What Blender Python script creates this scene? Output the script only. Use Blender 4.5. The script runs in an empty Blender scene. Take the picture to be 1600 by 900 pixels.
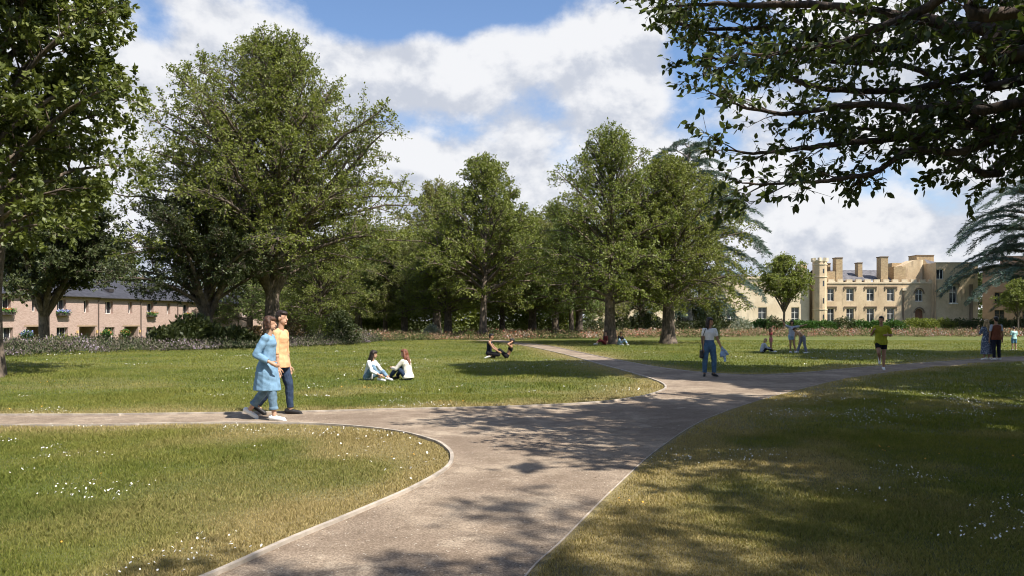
import bpy, bmesh, math, random
import numpy as np
from mathutils import Vector, Matrix, noise as mnoise
from mathutils.geometry import tessellate_polygon

SC = bpy.context.scene
COL = SC.collection
R = math.radians
# ------------------------------------------------------------------ camera
F = 1200.0            # focal length in photo pixels (photo 1600 x 900)
EYE = 1.65
cd = bpy.data.cameras.new('camera'); cam = bpy.data.objects.new('camera', cd); COL.objects.link(cam)
cd.lens = 27.0; cd.sensor_width = 36.0; cd.shift_y = 0.03125; cd.clip_start = 0.05; cd.clip_end = 6000
cam.location = (0, 0, EYE); cam.rotation_euler = (R(90), 0, 0)
SC.camera = cam
# ------------------------------------------------------------------ light
SUN_EL, SUN_AZ = 54.0, 52.0    # azimuth measured from straight behind the camera towards its right
sdir = Vector((math.sin(R(SUN_AZ))*math.cos(R(SUN_EL)), -math.cos(R(SUN_AZ))*math.cos(R(SUN_EL)), math.sin(R(SUN_EL))))
sl = bpy.data.lights.new('sun', 'SUN'); sl.energy = 5.0; sl.angle = R(0.55); sl.color = (1.0, 0.945, 0.85)
so = bpy.data.objects.new('sun', sl); COL.objects.link(so)
so.rotation_euler = sdir.to_track_quat('Z', 'Y').to_euler()
so.location = (40, -30, 60)
SC.view_settings.view_transform = 'Standard'; SC.view_settings.look = 'None'
SC.view_settings.exposure = 0.72; SC.view_settings.gamma = 1.0
SC.view_settings.use_curve_mapping = False
cy = SC.cycles
cy.max_bounces = 5; cy.diffuse_bounces = 2; cy.glossy_bounces = 2; cy.transmission_bounces = 3
cy.transparent_max_bounces = 4; cy.caustics_reflective = False; cy.caustics_refractive = False
cy.filter_width = 1.05; cy.use_denoising = True; cy.use_adaptive_sampling = True; cy.adaptive_threshold = 0.015

class NT:
    """tiny node-tree helper"""
    def __init__(s, nt): s.nt = nt; s.n = nt.nodes; s.l = nt.links
    def new(s, t, **kw):
        n = s.n.new(t)
        for k, v in kw.items(): setattr(n, k, v)
        return n
    def put(s, n, i, v):
        if v is None: return
        if isinstance(v, bpy.types.NodeSocket): s.l.new(v, n.inputs[i])
        else: n.inputs[i].default_value = v
    def math(s, op, a, b=None, c=None, clamp=False):
        n = s.new('ShaderNodeMath', operation=op, use_clamp=clamp)
        s.put(n, 0, a); s.put(n, 1, b); s.put(n, 2, c)
        return n.outputs[0]
    def mix(s, f, a, b, blend='MIX'):
        n = s.new('ShaderNodeMix', data_type='RGBA', blend_type=blend)
        s.put(n, 0, f); s.put(n, 6, a); s.put(n, 7, b)
        return n.outputs[2]
    def noise(s, vec, scale, detail=4, rough=0.55, out=0, dist=0.0):
        n = s.new('ShaderNodeTexNoise'); s.put(n, 'Vector', vec)
        n.inputs['Scale'].default_value = scale; n.inputs['Detail'].default_value = detail
        n.inputs['Roughness'].default_value = rough; n.inputs['Distortion'].default_value = dist
        return n.outputs[out]
    def ss(s, v, a, b, c=0.0, d=1.0):
        n = s.new('ShaderNodeMapRange', interpolation_type='SMOOTHSTEP')
        s.put(n, 0, v); s.put(n, 1, a); s.put(n, 2, b); s.put(n, 3, c); s.put(n, 4, d)
        return n.outputs[0]
    def comb(s, x, y, z):
        n = s.new('ShaderNodeCombineXYZ'); s.put(n, 0, x); s.put(n, 1, y); s.put(n, 2, z); return n.outputs[0]

# ------------------------------------------------------------------ sky with clouds
w = bpy.data.worlds.new('World'); SC.world = w; w.use_nodes = True
T = NT(w.node_tree); T.n.clear()
out = T.new('ShaderNodeOutputWorld'); bg = T.new('ShaderNodeBackground'); T.l.new(bg.outputs[0], out.inputs[0])
bg.inputs[1].default_value = 0.062
sky = T.new('ShaderNodeTexSky', sky_type='NISHITA'); sky.sun_disc = False
sky.sun_elevation = R(SUN_EL); sky.sun_rotation = math.atan2(sdir.x, sdir.y); sky.altitude = 60
sky.air_density = 1.0; sky.dust_density = 0.6; sky.ozone_density = 2.0
tc = T.new('ShaderNodeTexCoord'); sep = T.new('ShaderNodeSeparateXYZ'); T.l.new(tc.outputs['Generated'], sep.inputs[0])
az = T.math('ARCTAN2', sep.outputs[0], sep.outputs[1])
el = T.math('ARCSINE', sep.outputs[2])
def ang(x, y):
    a = math.atan((x-800)/F); return a, math.atan((500-y)/F*math.cos(a))
def blob(x, y, sx, sy, amp):
    a, e = ang(x, y)
    dx = T.math('MULTIPLY', T.math('SUBTRACT', az, a), F/sx)
    dy = T.math('MULTIPLY', T.math('SUBTRACT', el, e), F/sy)
    r2 = T.math('ADD', T.math('MULTIPLY', dx, dx), T.math('MULTIPLY', dy, dy))
    return T.math('MULTIPLY', T.math('POWER', 2.7183, T.math('MULTIPLY', r2, -1.0)), amp)
SKYBLOBS = [(560, 20, 130, 46, -.42), (240, 40, 50, 45, -.34), (720, 5, 180, 36, -.40), (480, 95, 30, 26, -.15), (850, 150, 60, 60, -.14),
            (700, 190, 90, 34, -.20), (1085, 120, 50, 80, -.27), (1130, 40, 90, 60, -.34), (1330, 300, 90, 40, -.08), (1500, 320, 60, 30, -.14),
            (1240, 90, 150, 60, -.1), (1400, 180, 240, 80, .08), (1440, 390, 160, 50, .22), (1120, 330, 120, 60, .15), (900, 255, 60, 30, -.14), (620, 110, 44, 30, .1),
            (330, 120, 200, 90, .30), (980, 90, 90, 70, .30), (650, 130, 120, 60, .16), (1270, 350, 130, 40, .22), (700, 300, 400, 100, .10)]
fld = None
for b in SKYBLOBS:
    v = blob(*b); fld = v if fld is None else T.math('ADD', fld, v)
cvec = T.comb(T.math('MULTIPLY', az, 1.0), T.math('MULTIPLY', el, 1.35), 0.37)
n1 = T.noise(cvec, 5.2, 9, 0.56, 0, 0.1)
n2 = T.noise(cvec, 10.0, 9, 0.62)
dens = T.math('ADD', T.math('ADD', n1, fld), T.math('MULTIPLY', T.math('SUBTRACT', n2, 0.5), 0.40))
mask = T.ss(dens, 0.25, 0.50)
# broken cloud only in the sky ahead; overhead and behind cleared to lower skylight
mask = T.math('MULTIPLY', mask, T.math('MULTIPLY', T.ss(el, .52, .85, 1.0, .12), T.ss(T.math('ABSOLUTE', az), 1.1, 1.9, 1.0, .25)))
# cloud tone: whiter tops, greyer thick undersides
cvec2 = T.comb(az, T.math('ADD', T.math('MULTIPLY', el, 1.35), 0.035), 0.37)
n3 = T.noise(cvec2, 5.2, 6, 0.56, 0, 0.1)
up = T.math('SUBTRACT', n1, n3)
n4 = T.noise(cvec, 8.0, 8, 0.65)
shade = T.math('ADD', T.math('MULTIPLY', up, 3.0), T.math('MULTIPLY', n4, 0.95))
tone = T.ss(shade, 0.22, 0.66)
ccol = T.mix(tone, (5.9, 6.3, 7.2, 1), (8.9, 9.0, 9.3, 1))
skyc = T.mix(1.0, sky.outputs[0], (1.5, 1.6, 1.75, 1), 'MULTIPLY')
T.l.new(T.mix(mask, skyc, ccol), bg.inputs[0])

# ------------------------------------------------------------------ helpers
def PX(x, y, h=0.0):
    """photo pixel of a point at height h -> ground position (X, Y)"""
    Y = (EYE-h)*F/(y-500.0); return ((x-800)/F*Y, Y)
def AT(x, y, Y):
    """photo pixel at depth Y -> 3D"""
    return ((x-800)/F*Y, Y, EYE+(500.0-y)/F*Y)
def link(o, parent=None):
    COL.objects.link(o)
    if parent is not None: o.parent = parent
    return o
def tag(o, label=None, cat=None, group=None, kind=None):
    if label: o['label'] = label
    if cat: o['category'] = cat
    if group: o['group'] = group
    if kind: o['kind'] = kind
    return o
def empty(name, loc, rz=0.0, label=None, cat=None, group=None):
    o = bpy.data.objects.new(name, None); COL.objects.link(o)
    o.location = loc; o.rotation_euler = (0, 0, rz); o.empty_display_size = 0.2
    return tag(o, label, cat, group)
def mesh_np(name, V, faces, mats, parent=None, attrs=None, smooth=False, matidx=None):
    """V (n,3); faces: list of int arrays (m,k)"""
    me = bpy.data.meshes.new(name)
    V = np.asarray(V, dtype=np.float32)
    me.vertices.add(len(V)); me.vertices.foreach_set('co', V.ravel())
    faces = [np.asarray(f, dtype=np.int32) for f in faces if len(f)]
    nl = sum(f.size for f in faces); nf = sum(len(f) for f in faces)
    me.loops.add(nl); me.polygons.add(nf)
    me.loops.foreach_set('vertex_index', np.concatenate([f.ravel() for f in faces]))
    tot = np.concatenate([np.full(len(f), f.shape[1], dtype=np.int32) for f in faces])
    st = np.concatenate([[0], np.cumsum(tot)[:-1]]).astype(np.int32)
    me.polygons.foreach_set('loop_start', st)
    if matidx is not None: me.polygons.foreach_set('material_index', np.asarray(matidx, dtype=np.int32))
    if attrs:
        for k, a in attrs.items():
            at = me.attributes.new(k, 'FLOAT', 'POINT'); at.data.foreach_set('value', np.asarray(a, dtype=np.float32))
    me.update(calc_edges=True)
    if smooth: me.polygons.foreach_set('use_smooth', np.ones(nf, dtype=bool))
    for m in (mats if isinstance(mats, (list, tuple)) else [mats]): me.materials.append(m)
    o = bpy.data.objects.new(name, me); return link(o, parent)
class MB:
    """collects boxes, prisms and tubes, then links them as one mesh object"""
    def __init__(s): s.v = []; s.f = []
    def box(s, x0, x1, y0, y1, z0, z1):
        b = len(s.v)
        s.v += [(x0,y0,z0),(x1,y0,z0),(x1,y1,z0),(x0,y1,z0),(x0,y0,z1),(x1,y0,z1),(x1,y1,z1),(x0,y1,z1)]
        s.f += [tuple(b+i for i in q) for q in ((0,3,2,1),(4,5,6,7),(0,1,5,4),(1,2,6,5),(2,3,7,6),(3,0,4,7))]
        return s
    def prism(s, pts, y0, y1):
        """pts: (x,z) outline, counter-clockwise seen from -Y, extruded y0..y1"""
        b = len(s.v); n = len(pts)
        s.v += [(p[0], y0, p[1]) for p in pts]+[(p[0], y1, p[1]) for p in pts]
        s.f.append(tuple(b+i for i in range(n))); s.f.append(tuple(b+n+i for i in reversed(range(n))))
        for i in range(n):
            j = (i+1) % n; s.f.append((b+i, b+n+i, b+n+j, b+j))
        return s
    def poly(s, pts): 
        b = len(s.v); s.v += list(pts); s.f.append(tuple(range(b, b+len(pts)))); return s
    def cyl(s, cx, cy_, z0, z1, r0, r1=None, n=8, rot=0.0):
        r1 = r0 if r1 is None else r1; b = len(s.v)
        for z, r in ((z0, r0), (z1, r1)):
            for i in range(n):
                a = rot+2*math.pi*i/n; s.v.append((cx+r*math.cos(a), cy_+r*math.sin(a), z))
        for i in range(n):
            j = (i+1) % n; s.f.append((b+i, b+j, b+n+j, b+n+i))
        s.f.append(tuple(b+i for i in reversed(range(n)))); s.f.append(tuple(b+n+i for i in range(n)))
        return s
    def tube(s, pts, rad, n=6):
        pts = [Vector(p) for p in pts]; m = len(pts); b = len(s.v)
        rad = rad if hasattr(rad, '__len__') else [rad]*m
        for i, p in enumerate(pts):
            t = (pts[min(i+1, m-1)]-pts[max(i-1, 0)]).normalized()
            u = t.cross(Vector((0, 0, 1))) if abs(t.z) < .95 else t.cross(Vector((1, 0, 0)))
            u.normalize(); q = t.cross(u)
            for k in range(n):
                a = 2*math.pi*k/n; s.v.append(tuple(p+(u*math.cos(a)+q*math.sin(a))*rad[i]))
        for i in range(m-1):
            for k in range(n):
                j = (k+1) % n; s.f.append((b+i*n+k, b+i*n+j, b+(i+1)*n+j, b+(i+1)*n+k))
        s.f.append(tuple(b+k for k in reversed(range(n)))); s.f.append(tuple(b+(m-1)*n+k for k in range(n)))
        return s
    def build(s, name, mat, parent=None, smooth=False, bevel=0.0):
        me = bpy.data.meshes.new(name); me.from_pydata([tuple(v) for v in s.v], [], s.f)
        bm = bmesh.new(); bm.from_mesh(me)
        bmesh.ops.recalc_face_normals(bm, faces=bm.faces[:])
        bm.to_mesh(me); bm.free()
        if smooth: me.polygons.foreach_set('use_smooth', [True]*len(me.polygons))
        me.materials.append(mat)
        o = link(bpy.data.objects.new(name, me), parent)
        if bevel:
            m = o.modifiers.new('bevel', 'BEVEL'); m.width = bevel; m.segments = 1; m.limit_method = 'ANGLE'
        return o
def copy_tree(o, loc=None, rz=None, sc=None, label=None, group=None):
    kids = [(k, list(k.children)) for k in o.children]
    c = o.copy(); COL.objects.link(c)
    for ch, gs in kids:
        d = ch.copy(); COL.objects.link(d); d.parent = c
        for g in gs:
            e = g.copy(); COL.objects.link(e); e.parent = d
    if loc is not None: c.location = loc
    if rz is not None: c.rotation_euler = (0, 0, rz)
    if sc is not None: c.scale = sc if hasattr(sc, '__len__') else (sc, sc, sc)
    if label: c['label'] = label
    if group: c['group'] = group
    return c

# ------------------------------------------------------------------ materials
def newmat(name):
    m = bpy.data.materials.new(name); m.use_nodes = True
    t = NT(m.node_tree); b = t.n['Principled BSDF']; return m, t, b
def bump(t, b, h, s=0.3, d=0.02):
    n = t.new('ShaderNodeBump'); n.inputs['Strength'].default_value = s; n.inputs['Distance'].default_value = d
    t.l.new(h, n.inputs['Height']); t.l.new(n.outputs[0], b.inputs['Normal'])
def C4(c, k=1.0): return (c[0]*k, c[1]*k, c[2]*k, 1)
def mat_simple(name, col, rough=0.7, var=0.15, scale=6.0, bmp=0.0, metal=0.0, spec=0.3, bscale=None):
    m, t, b = newmat(name); tc = t.new('ShaderNodeTexCoord')
    n = t.noise(tc.outputs['Object'], scale, 5)
    c = t.mix(t.ss(n, .3, .7), C4(col, 1-var), C4(col, 1+var)); t.l.new(c, b.inputs['Base Color'])
    b.inputs['Roughness'].default_value = rough; b.inputs['Metallic'].default_value = metal
    b.inputs['Specular IOR Level'].default_value = spec
    if bmp: bump(t, b, t.noise(tc.outputs['Object'], bscale or scale*4, 5), bmp, 0.02)
    return m
def mat_leaf(name, c1, c2, c3=None, trans=0.30, rough=0.5):
    m, t, b = newmat(name)
    at = t.new('ShaderNodeAttribute'); at.attribute_name = 'tint'
    oi = t.new('ShaderNodeObjectInfo')
    c = t.mix(at.outputs['Fac'], C4(c1), C4(c2))
    if c3:  c = t.mix(t.ss(at.outputs['Fac'], 0.90, 1.0), c, C4(c3))
    c = t.mix(t.math('MULTIPLY', oi.outputs['Random'], 0.35), c, C4([c1[0]*1.5, c1[1]*1.05, c1[2]*.9]))
    t.l.new(c, b.inputs['Base Color']); b.inputs['Roughness'].default_value = rough
    b.inputs['Specular IOR Level'].default_value = 0.35
    tr = t.new('ShaderNodeBsdfTranslucent')
    tcx = t.mix(1.0, c, (1.25, 1.3, 0.7, 1), 'MULTIPLY'); t.l.new(tcx, tr.inputs['Color'])
    ms = t.new('ShaderNodeMixShader'); ms.inputs[0].default_value = trans
    t.l.new(b.outputs[0], ms.inputs[1]); t.l.new(tr.outputs[0], ms.inputs[2])
    t.l.new(ms.outputs[0], t.n['Material Output'].inputs['Surface'])
    return m
def mat_bark(name, c1, c2, scale=3.0):
    m, t, b = newmat(name); tc = t.new('ShaderNodeTexCoord')
    mp = t.new('ShaderNodeMapping'); mp.inputs['Scale'].default_value = (1, 1, .25); t.l.new(tc.outputs['Object'], mp.inputs[0])
    n = t.noise(mp.outputs[0], scale*4, 6, .65); n2 = t.noise(tc.outputs['Object'], scale*.6, 4)
    c = t.mix(t.ss(n, .35, .65), C4(c1), C4(c2)); c = t.mix(t.ss(n2, .52, .62), c, C4([x*1.35 for x in c2]))
    t.l.new(c, b.inputs['Base Color']); b.inputs['Roughness'].default_value = .9
    bump(t, b, n, 0.8, 0.05); return m
def mat_stone(name, c1, c2, stain=(0.2, .15, .1), amt=0.5):
    m, t, b = newmat(name); g = t.new('ShaderNodeNewGeometry'); p = g.outputs['Position']
    n = t.noise(p, 0.35, 6, .6); n2 = t.noise(p, 3.0, 6, .65)
    c = t.mix(t.ss(n, .35, .65), C4(c1), C4(c2)); c = t.mix(t.math('MULTIPLY', t.ss(n2, .45, .75), .3), c, C4([x*.6 for x in c1]))
    mp = t.new('ShaderNodeMapping'); mp.inputs['Scale'].default_value = (1, 1, .18); t.l.new(p, mp.inputs[0])
    n3 = t.noise(mp.outputs[0], 1.3, 6, .6)
    c = t.mix(t.math('MULTIPLY', t.ss(n3, .52, .72), amt), c, C4(stain))
    t.l.new(c, b.inputs['Base Color']); b.inputs['Roughness'].default_value = .92; b.inputs['Specular IOR Level'].default_value = .15
    bump(t, b, n2, .4, .03); return m
def mat_brick(name, c1, c2, mort, bw=.225, bh=.075, vec='Object'):
    m, t, b = newmat(name); tc = t.new('ShaderNodeTexCoord'); sp = t.new('ShaderNodeSeparateXYZ')
    t.l.new(tc.outputs['Object'], sp.inputs[0])
    v = t.comb(t.math('ADD', sp.outputs[0], sp.outputs[1]), sp.outputs[2], 0.0)
    br = t.new('ShaderNodeTexBrick'); t.l.new(v, br.inputs['Vector'])
    br.inputs['Color1'].default_value = C4(c1); br.inputs['Color2'].default_value = C4(c2); br.inputs['Mortar'].default_value = C4(mort)
    br.inputs['Scale'].default_value = 1.0; br.inputs['Brick Width'].default_value = bw; br.inputs['Row Height'].default_value = bh
    br.inputs['Mortar Size'].default_value = .008; br.inputs['Bias'].default_value = 0.0
    n = t.noise(tc.outputs['Object'], .8, 5, .6); nn = t.noise(v, 9, 3)
    c = t.mix(t.math('MULTIPLY', t.ss(n, .4, .7), .3), br.outputs[0], C4([x*.75 for x in c1]))
    c = t.mix(t.math('MULTIPLY', t.ss(nn, .5, .7), .4), c, C4([x*.62 for x in c2]))
    t.l.new(c, b.inputs['Base Color']); b.inputs['Roughness'].default_value = .9; b.inputs['Specular IOR Level'].default_value = .2
    bump(t, b, br.outputs['Fac'], -.4, .01); return m
def mat_glass_dark(name, col=(.02, .024, .03), rough=.08):
    m, t, b = newmat(name); g = t.new('ShaderNodeNewGeometry')
    n = t.noise(g.outputs['Position'], .8, 3)
    t.l.new(t.mix(t.ss(n, .4, .65), C4(col), C4([x*2.2 for x in col])), b.inputs['Base Color'])
    b.inputs['Roughness'].default_value = rough; b.inputs['Specular IOR Level'].default_value = .6; return m

LEAF_A = mat_leaf('leaf_oak', (.100, .134, .028), (.255, .290, .070), (.38, .40, .14), trans=.36)
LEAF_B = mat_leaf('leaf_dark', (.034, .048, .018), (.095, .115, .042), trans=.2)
LEAF_C = mat_leaf('leaf_light', (.075, .105, .030), (.15, .185, .055), (.2, .22, .09))
LEAF_D = mat_leaf('leaf_near', (.075, .098, .024), (.19, .215, .06), (.29, .29, .11), trans=.32, rough=.42)
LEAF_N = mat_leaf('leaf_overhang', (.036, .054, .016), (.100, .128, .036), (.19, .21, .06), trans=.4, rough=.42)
LEAF_S = mat_leaf('leaf_silver', (.16, .20, .15), (.36, .40, .32), trans=.15)
LEAF_G = mat_leaf('leaf_fresh', (.045, .10, .022), (.10, .20, .05), trans=.2)
LEAF_R = mat_leaf('leaf_rust', (.07, .06, .03), (.16, .10, .05), trans=.2)
LEAF_M = mat_leaf('leaf_elm', (.10, .145, .042), (.225, .285, .095), (.34, .38, .16), trans=.35)
LEAF_Y = mat_leaf('leaf_lime', (.125, .145, .040), (.28, .295, .095), (.36, .35, .15), trans=.35)
NEEDLE = mat_leaf('needle_blue', (.055, .095, .075), (.13, .19, .155), trans=.12)
BARK = mat_bark('bark', (.060, .046, .037), (.155, .118, .090))
BARK_PALE = mat_bark('bark_pale', (.12, .10, .09), (.30, .26, .23))
STONE = mat_stone('cream_stucco', (.53, .40, .255), (.67, .52, .34), (.27, .205, .145), .8)
STONE_P = mat_stone('pale_stone', (.66, .535, .37), (.76, .64, .47), (.30, .23, .16), .3)
STONE_D = mat_stone('brown_stone', (.20, .15, .11), (.27, .20, .145), (.12, .09, .07), .4)
BRICK_Y = mat_brick('yellow_brick', (.50, .37, .21), (.34, .23, .13), (.42, .36, .27), .3, .11)
BRICK_P = mat_brick('pink_buff_brick', (.50, .355, .30), (.37, .25, .205), (.49, .41, .36))
SLATE = mat_simple('slate', (.125, .12, .13), .75, .3, 2.0, .3)
SLATE_D = mat_simple('dark_slate', (.045, .045, .055), .6, .3, 1.5, .3)
GLASS = mat_glass_dark('window_glass')
WHITE = mat_simple('white_paint', (.72, .70, .66), .5, .06)
IRON = mat_simple('dark_metal', (.05, .045, .045), .5, .2)
WOOD = mat_simple('brown_wood', (.22, .10, .05), .6, .25)
def mat_flower(name, stops):
    m, t, b = newmat(name); at = t.new('ShaderNodeAttribute'); at.attribute_name = 'tint'; r = t.new('ShaderNodeValToRGB')
    t.l.new(at.outputs['Fac'], r.inputs[0]); el_ = r.color_ramp.elements; r.color_ramp.interpolation = 'CONSTANT'
    for i, (p, c) in enumerate(stops):
        e = el_[i] if i < 2 else el_.new(p)
        e.position = p; e.color = C4(c)
    t.l.new(r.outputs[0], b.inputs['Base Color']); b.inputs['Roughness'].default_value = .8; b.inputs['Specular IOR Level'].default_value = .1
    return m
# ------------------------------------------------------------------ ground, path, grass
HO = np.array([-43.5, 72.0]); HE = np.array([0.232, 0.973]); HN = np.array([0.973, -0.232])   # terrace front: origin, run, normal
def sst(x, a, b):
    t = np.clip((x-a)/(b-a), 0, 1); return t*t*(3-2*t)
def ground(x, y):
    t = (np.asarray(x)-HO[0])*HN[0]+(np.asarray(y)-HO[1])*HN[1]
    return -1.15*sst(-t, -29.0, -14.0)
def GZ(x, y): return float(ground(x, y))
def vnoise(x, y, s, seed=0):
    x = np.asarray(x)/s+seed*17.3; y = np.asarray(y)/s+seed*7.7
    ix = np.floor(x).astype(np.int64); iy = np.floor(y).astype(np.int64); fx = x-ix; fy = y-iy
    fx = fx*fx*(3-2*fx); fy = fy*fy*(3-2*fy)
    def h(a, b):
        n = (a*374761393+b*668265263+seed*974711) & 0x7fffffff
        n = ((n ^ (n >> 13))*1274126177) & 0x7fffffff
        return (n % 100003)/100003.0
    return (h(ix, iy)*(1-fx)+h(ix+1, iy)*fx)*(1-fy)+(h(ix, iy+1)*(1-fx)+h(ix+1, iy+1)*fx)*fy
def smooth_curve(P, n=8):
    P = [np.array(p, float) for p in P]; P = [2*P[0]-P[1]]+P+[2*P[-1]-P[-2]]; o = []
    for i in range(1, len(P)-2):
        for k in range(n):
            t = k/n
            o.append(.5*((2*P[i])+(-P[i-1]+P[i+1])*t+(2*P[i-1]-5*P[i]+4*P[i+1]-P[i+2])*t*t+(-P[i-1]+3*P[i]-3*P[i+1]+P[i+2])*t**3))
    o.append(P[-2]); return np.array(o)
G = lambda L: [PX(*p) for p in L]
EA = smooth_curve([(-45, 13.0), (-28, 13.1)]+G([(0, 650), (200, 649), (450, 645.5), (600, 641.5), (760, 638), (870, 634), (950, 628.5), (1008, 620), (1034, 612), (1042, 606),
     (1034, 598.5), (1008, 589), (970, 578), (930, 567), (890, 556), (850, 546.5), (820, 540.5), (788, 535)])+[(-3.5, 63)])
EB = smooth_curve([(-1.0, 63.5)]+G([(806, 535.5), (835, 538), (862, 541.5), (895, 548.5), (935, 557), (985, 567), (1035, 575.5), (1085, 581.5), (1130, 585), (1180, 586.5), (1235, 584.5), (1290, 580.3),
     (1345, 575), (1440, 568), (1520, 562.5), (1600, 558)])+[(33, 36), (60, 42)])
EC = smooth_curve([(60, 38.5), (33, 32.7)]+G([(1600, 564.5), (1480, 572), (1400, 580), (1320, 591.5), (1250, 608), (1180, 627), (1100, 656), (1030, 700), (960, 762), (880, 842), (820, 900)])+[(-.35, 3.2), (-.85, .5), (-1.4, -4)])
ED = smooth_curve([(-4.0, -4), (-3.1, 1), (-2.35, 3.8)]+G([(345, 898), (450, 850), (560, 804), (650, 764), (700, 734), (709, 716), (702, 703), (680, 690), (620, 675), (520, 665), (400, 662), (200, 664), (0, 666)])+[(-28, 11.75), (-45, 11.6)])
PATH = np.concatenate([ED, EA, EB, EC])
def inpoly(px, py, poly):
    ins = np.zeros(len(px), bool); x0, y0 = poly[-1]
    for x1, y1 in poly:
        if y0 != y1:
            c = ((y1 > py) != (y0 > py)) & (px < (x0-x1)*(py-y1)/(y0-y1)+x1); ins ^= c
        x0, y0 = x1, y1
    return ins
def pathdist(px, py):
    """distance to the nearest path edge, on sampled edge points"""
    E = np.concatenate([EA, EB, EC, ED]); d = np.full(len(px), 1e9)
    A = np.concatenate([e[:-1] for e in (EA, EB, EC, ED)]); B = np.concatenate([e[1:] for e in (EA, EB, EC, ED)])
    for (ax, ay), (bx, by) in zip(A, B):
        vx, vy = bx-ax, by-ay; L = vx*vx+vy*vy+1e-9
        t = np.clip(((px-ax)*vx+(py-ay)*vy)/L, 0, 1)
        d = np.minimum(d, (px-ax-t*vx)**2+(py-ay-t*vy)**2)
    return np.sqrt(d)
def dryness(x, y):
    """straw-coloured worn grass: a band along the path and irregular patches"""
    pd = pathdist(x, y)
    d = np.exp(-(pd/(.35+1.0*vnoise(x, y, 1.7, 3)))**2)*.85
    n = vnoise(x, y*1.3, 2.6, 5)*.55+vnoise(x, y, 0.8, 6)*.3+vnoise(x, y, 7, 8)*.35
    near = sst(-y, -24, -12)
    pt = np.exp(-((x+1.9)/2.1)**2-((y-7.6)/1.9)**2)*.5+np.exp(-((x-2.0)/2.2)**2-((y-6.3)/2.4)**2)*.45+np.exp(-((x-2.9)/1.8)**2-((y-11.5)/4)**2)*.3
    return np.clip(d+sst(n, .58, .76)*.5*(.25+.75*near)+pt*vnoise(x, y, .9, 12)*1.6, 0, 1)

def grass_color(t, dry):
    g = t.new('ShaderNodeNewGeometry'); p = g.outputs['Position']
    n1 = t.noise(p, .22, 5, .6); n2 = t.noise(p, 1.6, 5, .65); n3 = t.noise(p, 14, 4, .7)
    c = t.mix(t.ss(n1, .38, .62), (.128, .164, .038, 1), (.198, .214, .058, 1))
    c = t.mix(t.math('MULTIPLY', t.ss(n2, .45, .7), .55), c, (.22, .22, .072, 1))
    return t, c, n3
def mat_grass(name, blades):
    m, t, b = newmat(name); t, c, n3 = grass_color(t, None)
    at = t.new('ShaderNodeAttribute'); at.attribute_name = 'dry'
    if blades:
        a2 = t.new('ShaderNodeAttribute'); a2.attribute_name = 'tint'
        c = t.mix(1.0, c, t.mix(a2.outputs['Fac'], (.7, .78, .6, 1), (1.5, 1.35, 1.2, 1)), 'MULTIPLY')
        straw = t.mix(a2.outputs['Fac'], (.30, .235, .10, 1), (.52, .42, .22, 1))
        c = t.mix(at.outputs['Fac'], c, straw)
    else:
        c = t.mix(1.0, c, t.mix(t.ss(n3, .3, .7), (.42, .44, .4, 1), (.80, .80, .72, 1)), 'MULTIPLY')
        straw = t.mix(t.ss(n3, .3, .7), (.16, .12, .055, 1), (.30, .24, .12, 1))
        c = t.mix(t.math('MULTIPLY', at.outputs['Fac'], .85), c, straw)
    t.l.new(c, b.inputs['Base Color']); b.inputs['Roughness'].default_value = .75; b.inputs['Specular IOR Level'].default_value = .2
    if blades:
        tr = t.new('ShaderNodeBsdfTranslucent'); t.l.new(t.mix(1.0, c, (1.3, 1.3, .6, 1), 'MULTIPLY'), tr.inputs[0])
        ms = t.new('ShaderNodeMixShader'); ms.inputs[0].default_value = .3
        t.l.new(b.outputs[0], ms.inputs[1]); t.l.new(tr.outputs[0], ms.inputs[2]); t.l.new(ms.outputs[0], t.n['Material Output'].inputs['Surface'])
    else: bump(t, b, n3, .8, .05)
    return m
LAWN = mat_grass('lawn', False); BLADE = mat_grass('grass_blade', True)

# one ground sheet to the horizon, fine near the camera
xs = np.concatenate([[-2500, -1200, -500, -250, -150, -100], np.arange(-80, -32, 2.), np.arange(-32, 40, .5), np.arange(40, 90, 4.), [100, 150, 250, 500, 1200, 2500]])
ys = np.concatenate([[-300, -100, -40], np.arange(-20, 2, 2.), np.arange(2, 60, .5), np.arange(60, 130, 2.), np.arange(130, 200, 10.), [220, 300, 500, 1000, 2500]])
gx, gy = np.meshgrid(xs, ys); gx = gx.ravel(); gy = gy.ravel(); gz = ground(gx, gy)
nx, ny = len(xs), len(ys); ii = (np.arange(ny-1)[:, None]*nx+np.arange(nx-1)[None, :]).ravel()
dry = np.zeros(len(gx)); mk = (abs(gx) < 45) & (gy > -20) & (gy < 80); dry[mk] = dryness(gx[mk], gy[mk])
o = mesh_np('ground', np.stack([gx, gy, gz], 1), [np.stack([ii, ii+1, ii+nx+1, ii+nx], 1)], LAWN, attrs={'dry': dry}, smooth=True)
tag(o, kind='structure')

# path sheet
m, t, b = newmat('path_gravel'); g = t.new('ShaderNodeNewGeometry'); p = g.outputs['Position']
n1 = t.noise(p, .55, 5, .6); n2 = t.noise(p, 3.5, 6, .65); n3 = t.noise(p, 60, 3, .7); n4 = t.noise(p, 1.2, 6, .7, 0, .6)
c = t.mix(t.ss(n1, .35, .65), (.25, .195, .15, 1), (.40, .325, .25, 1))
c = t.mix(t.math('MULTIPLY', t.ss(n2, .42, .62), .5), c, (.19, .145, .108, 1))
c = t.mix(t.math('MULTIPLY', t.ss(n4, .55, .66), .5), c, (.50, .42, .33, 1))
c = t.mix(1.0, c, t.mix(t.ss(n3, .35, .7), (.62, .6, .58, 1), (1.2, 1.18, 1.15, 1)), 'MULTIPLY')
vo = t.new('ShaderNodeTexVoronoi'); t.l.new(p, vo.inputs['Vector']); vo.inputs['Scale'].default_value = 26
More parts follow.
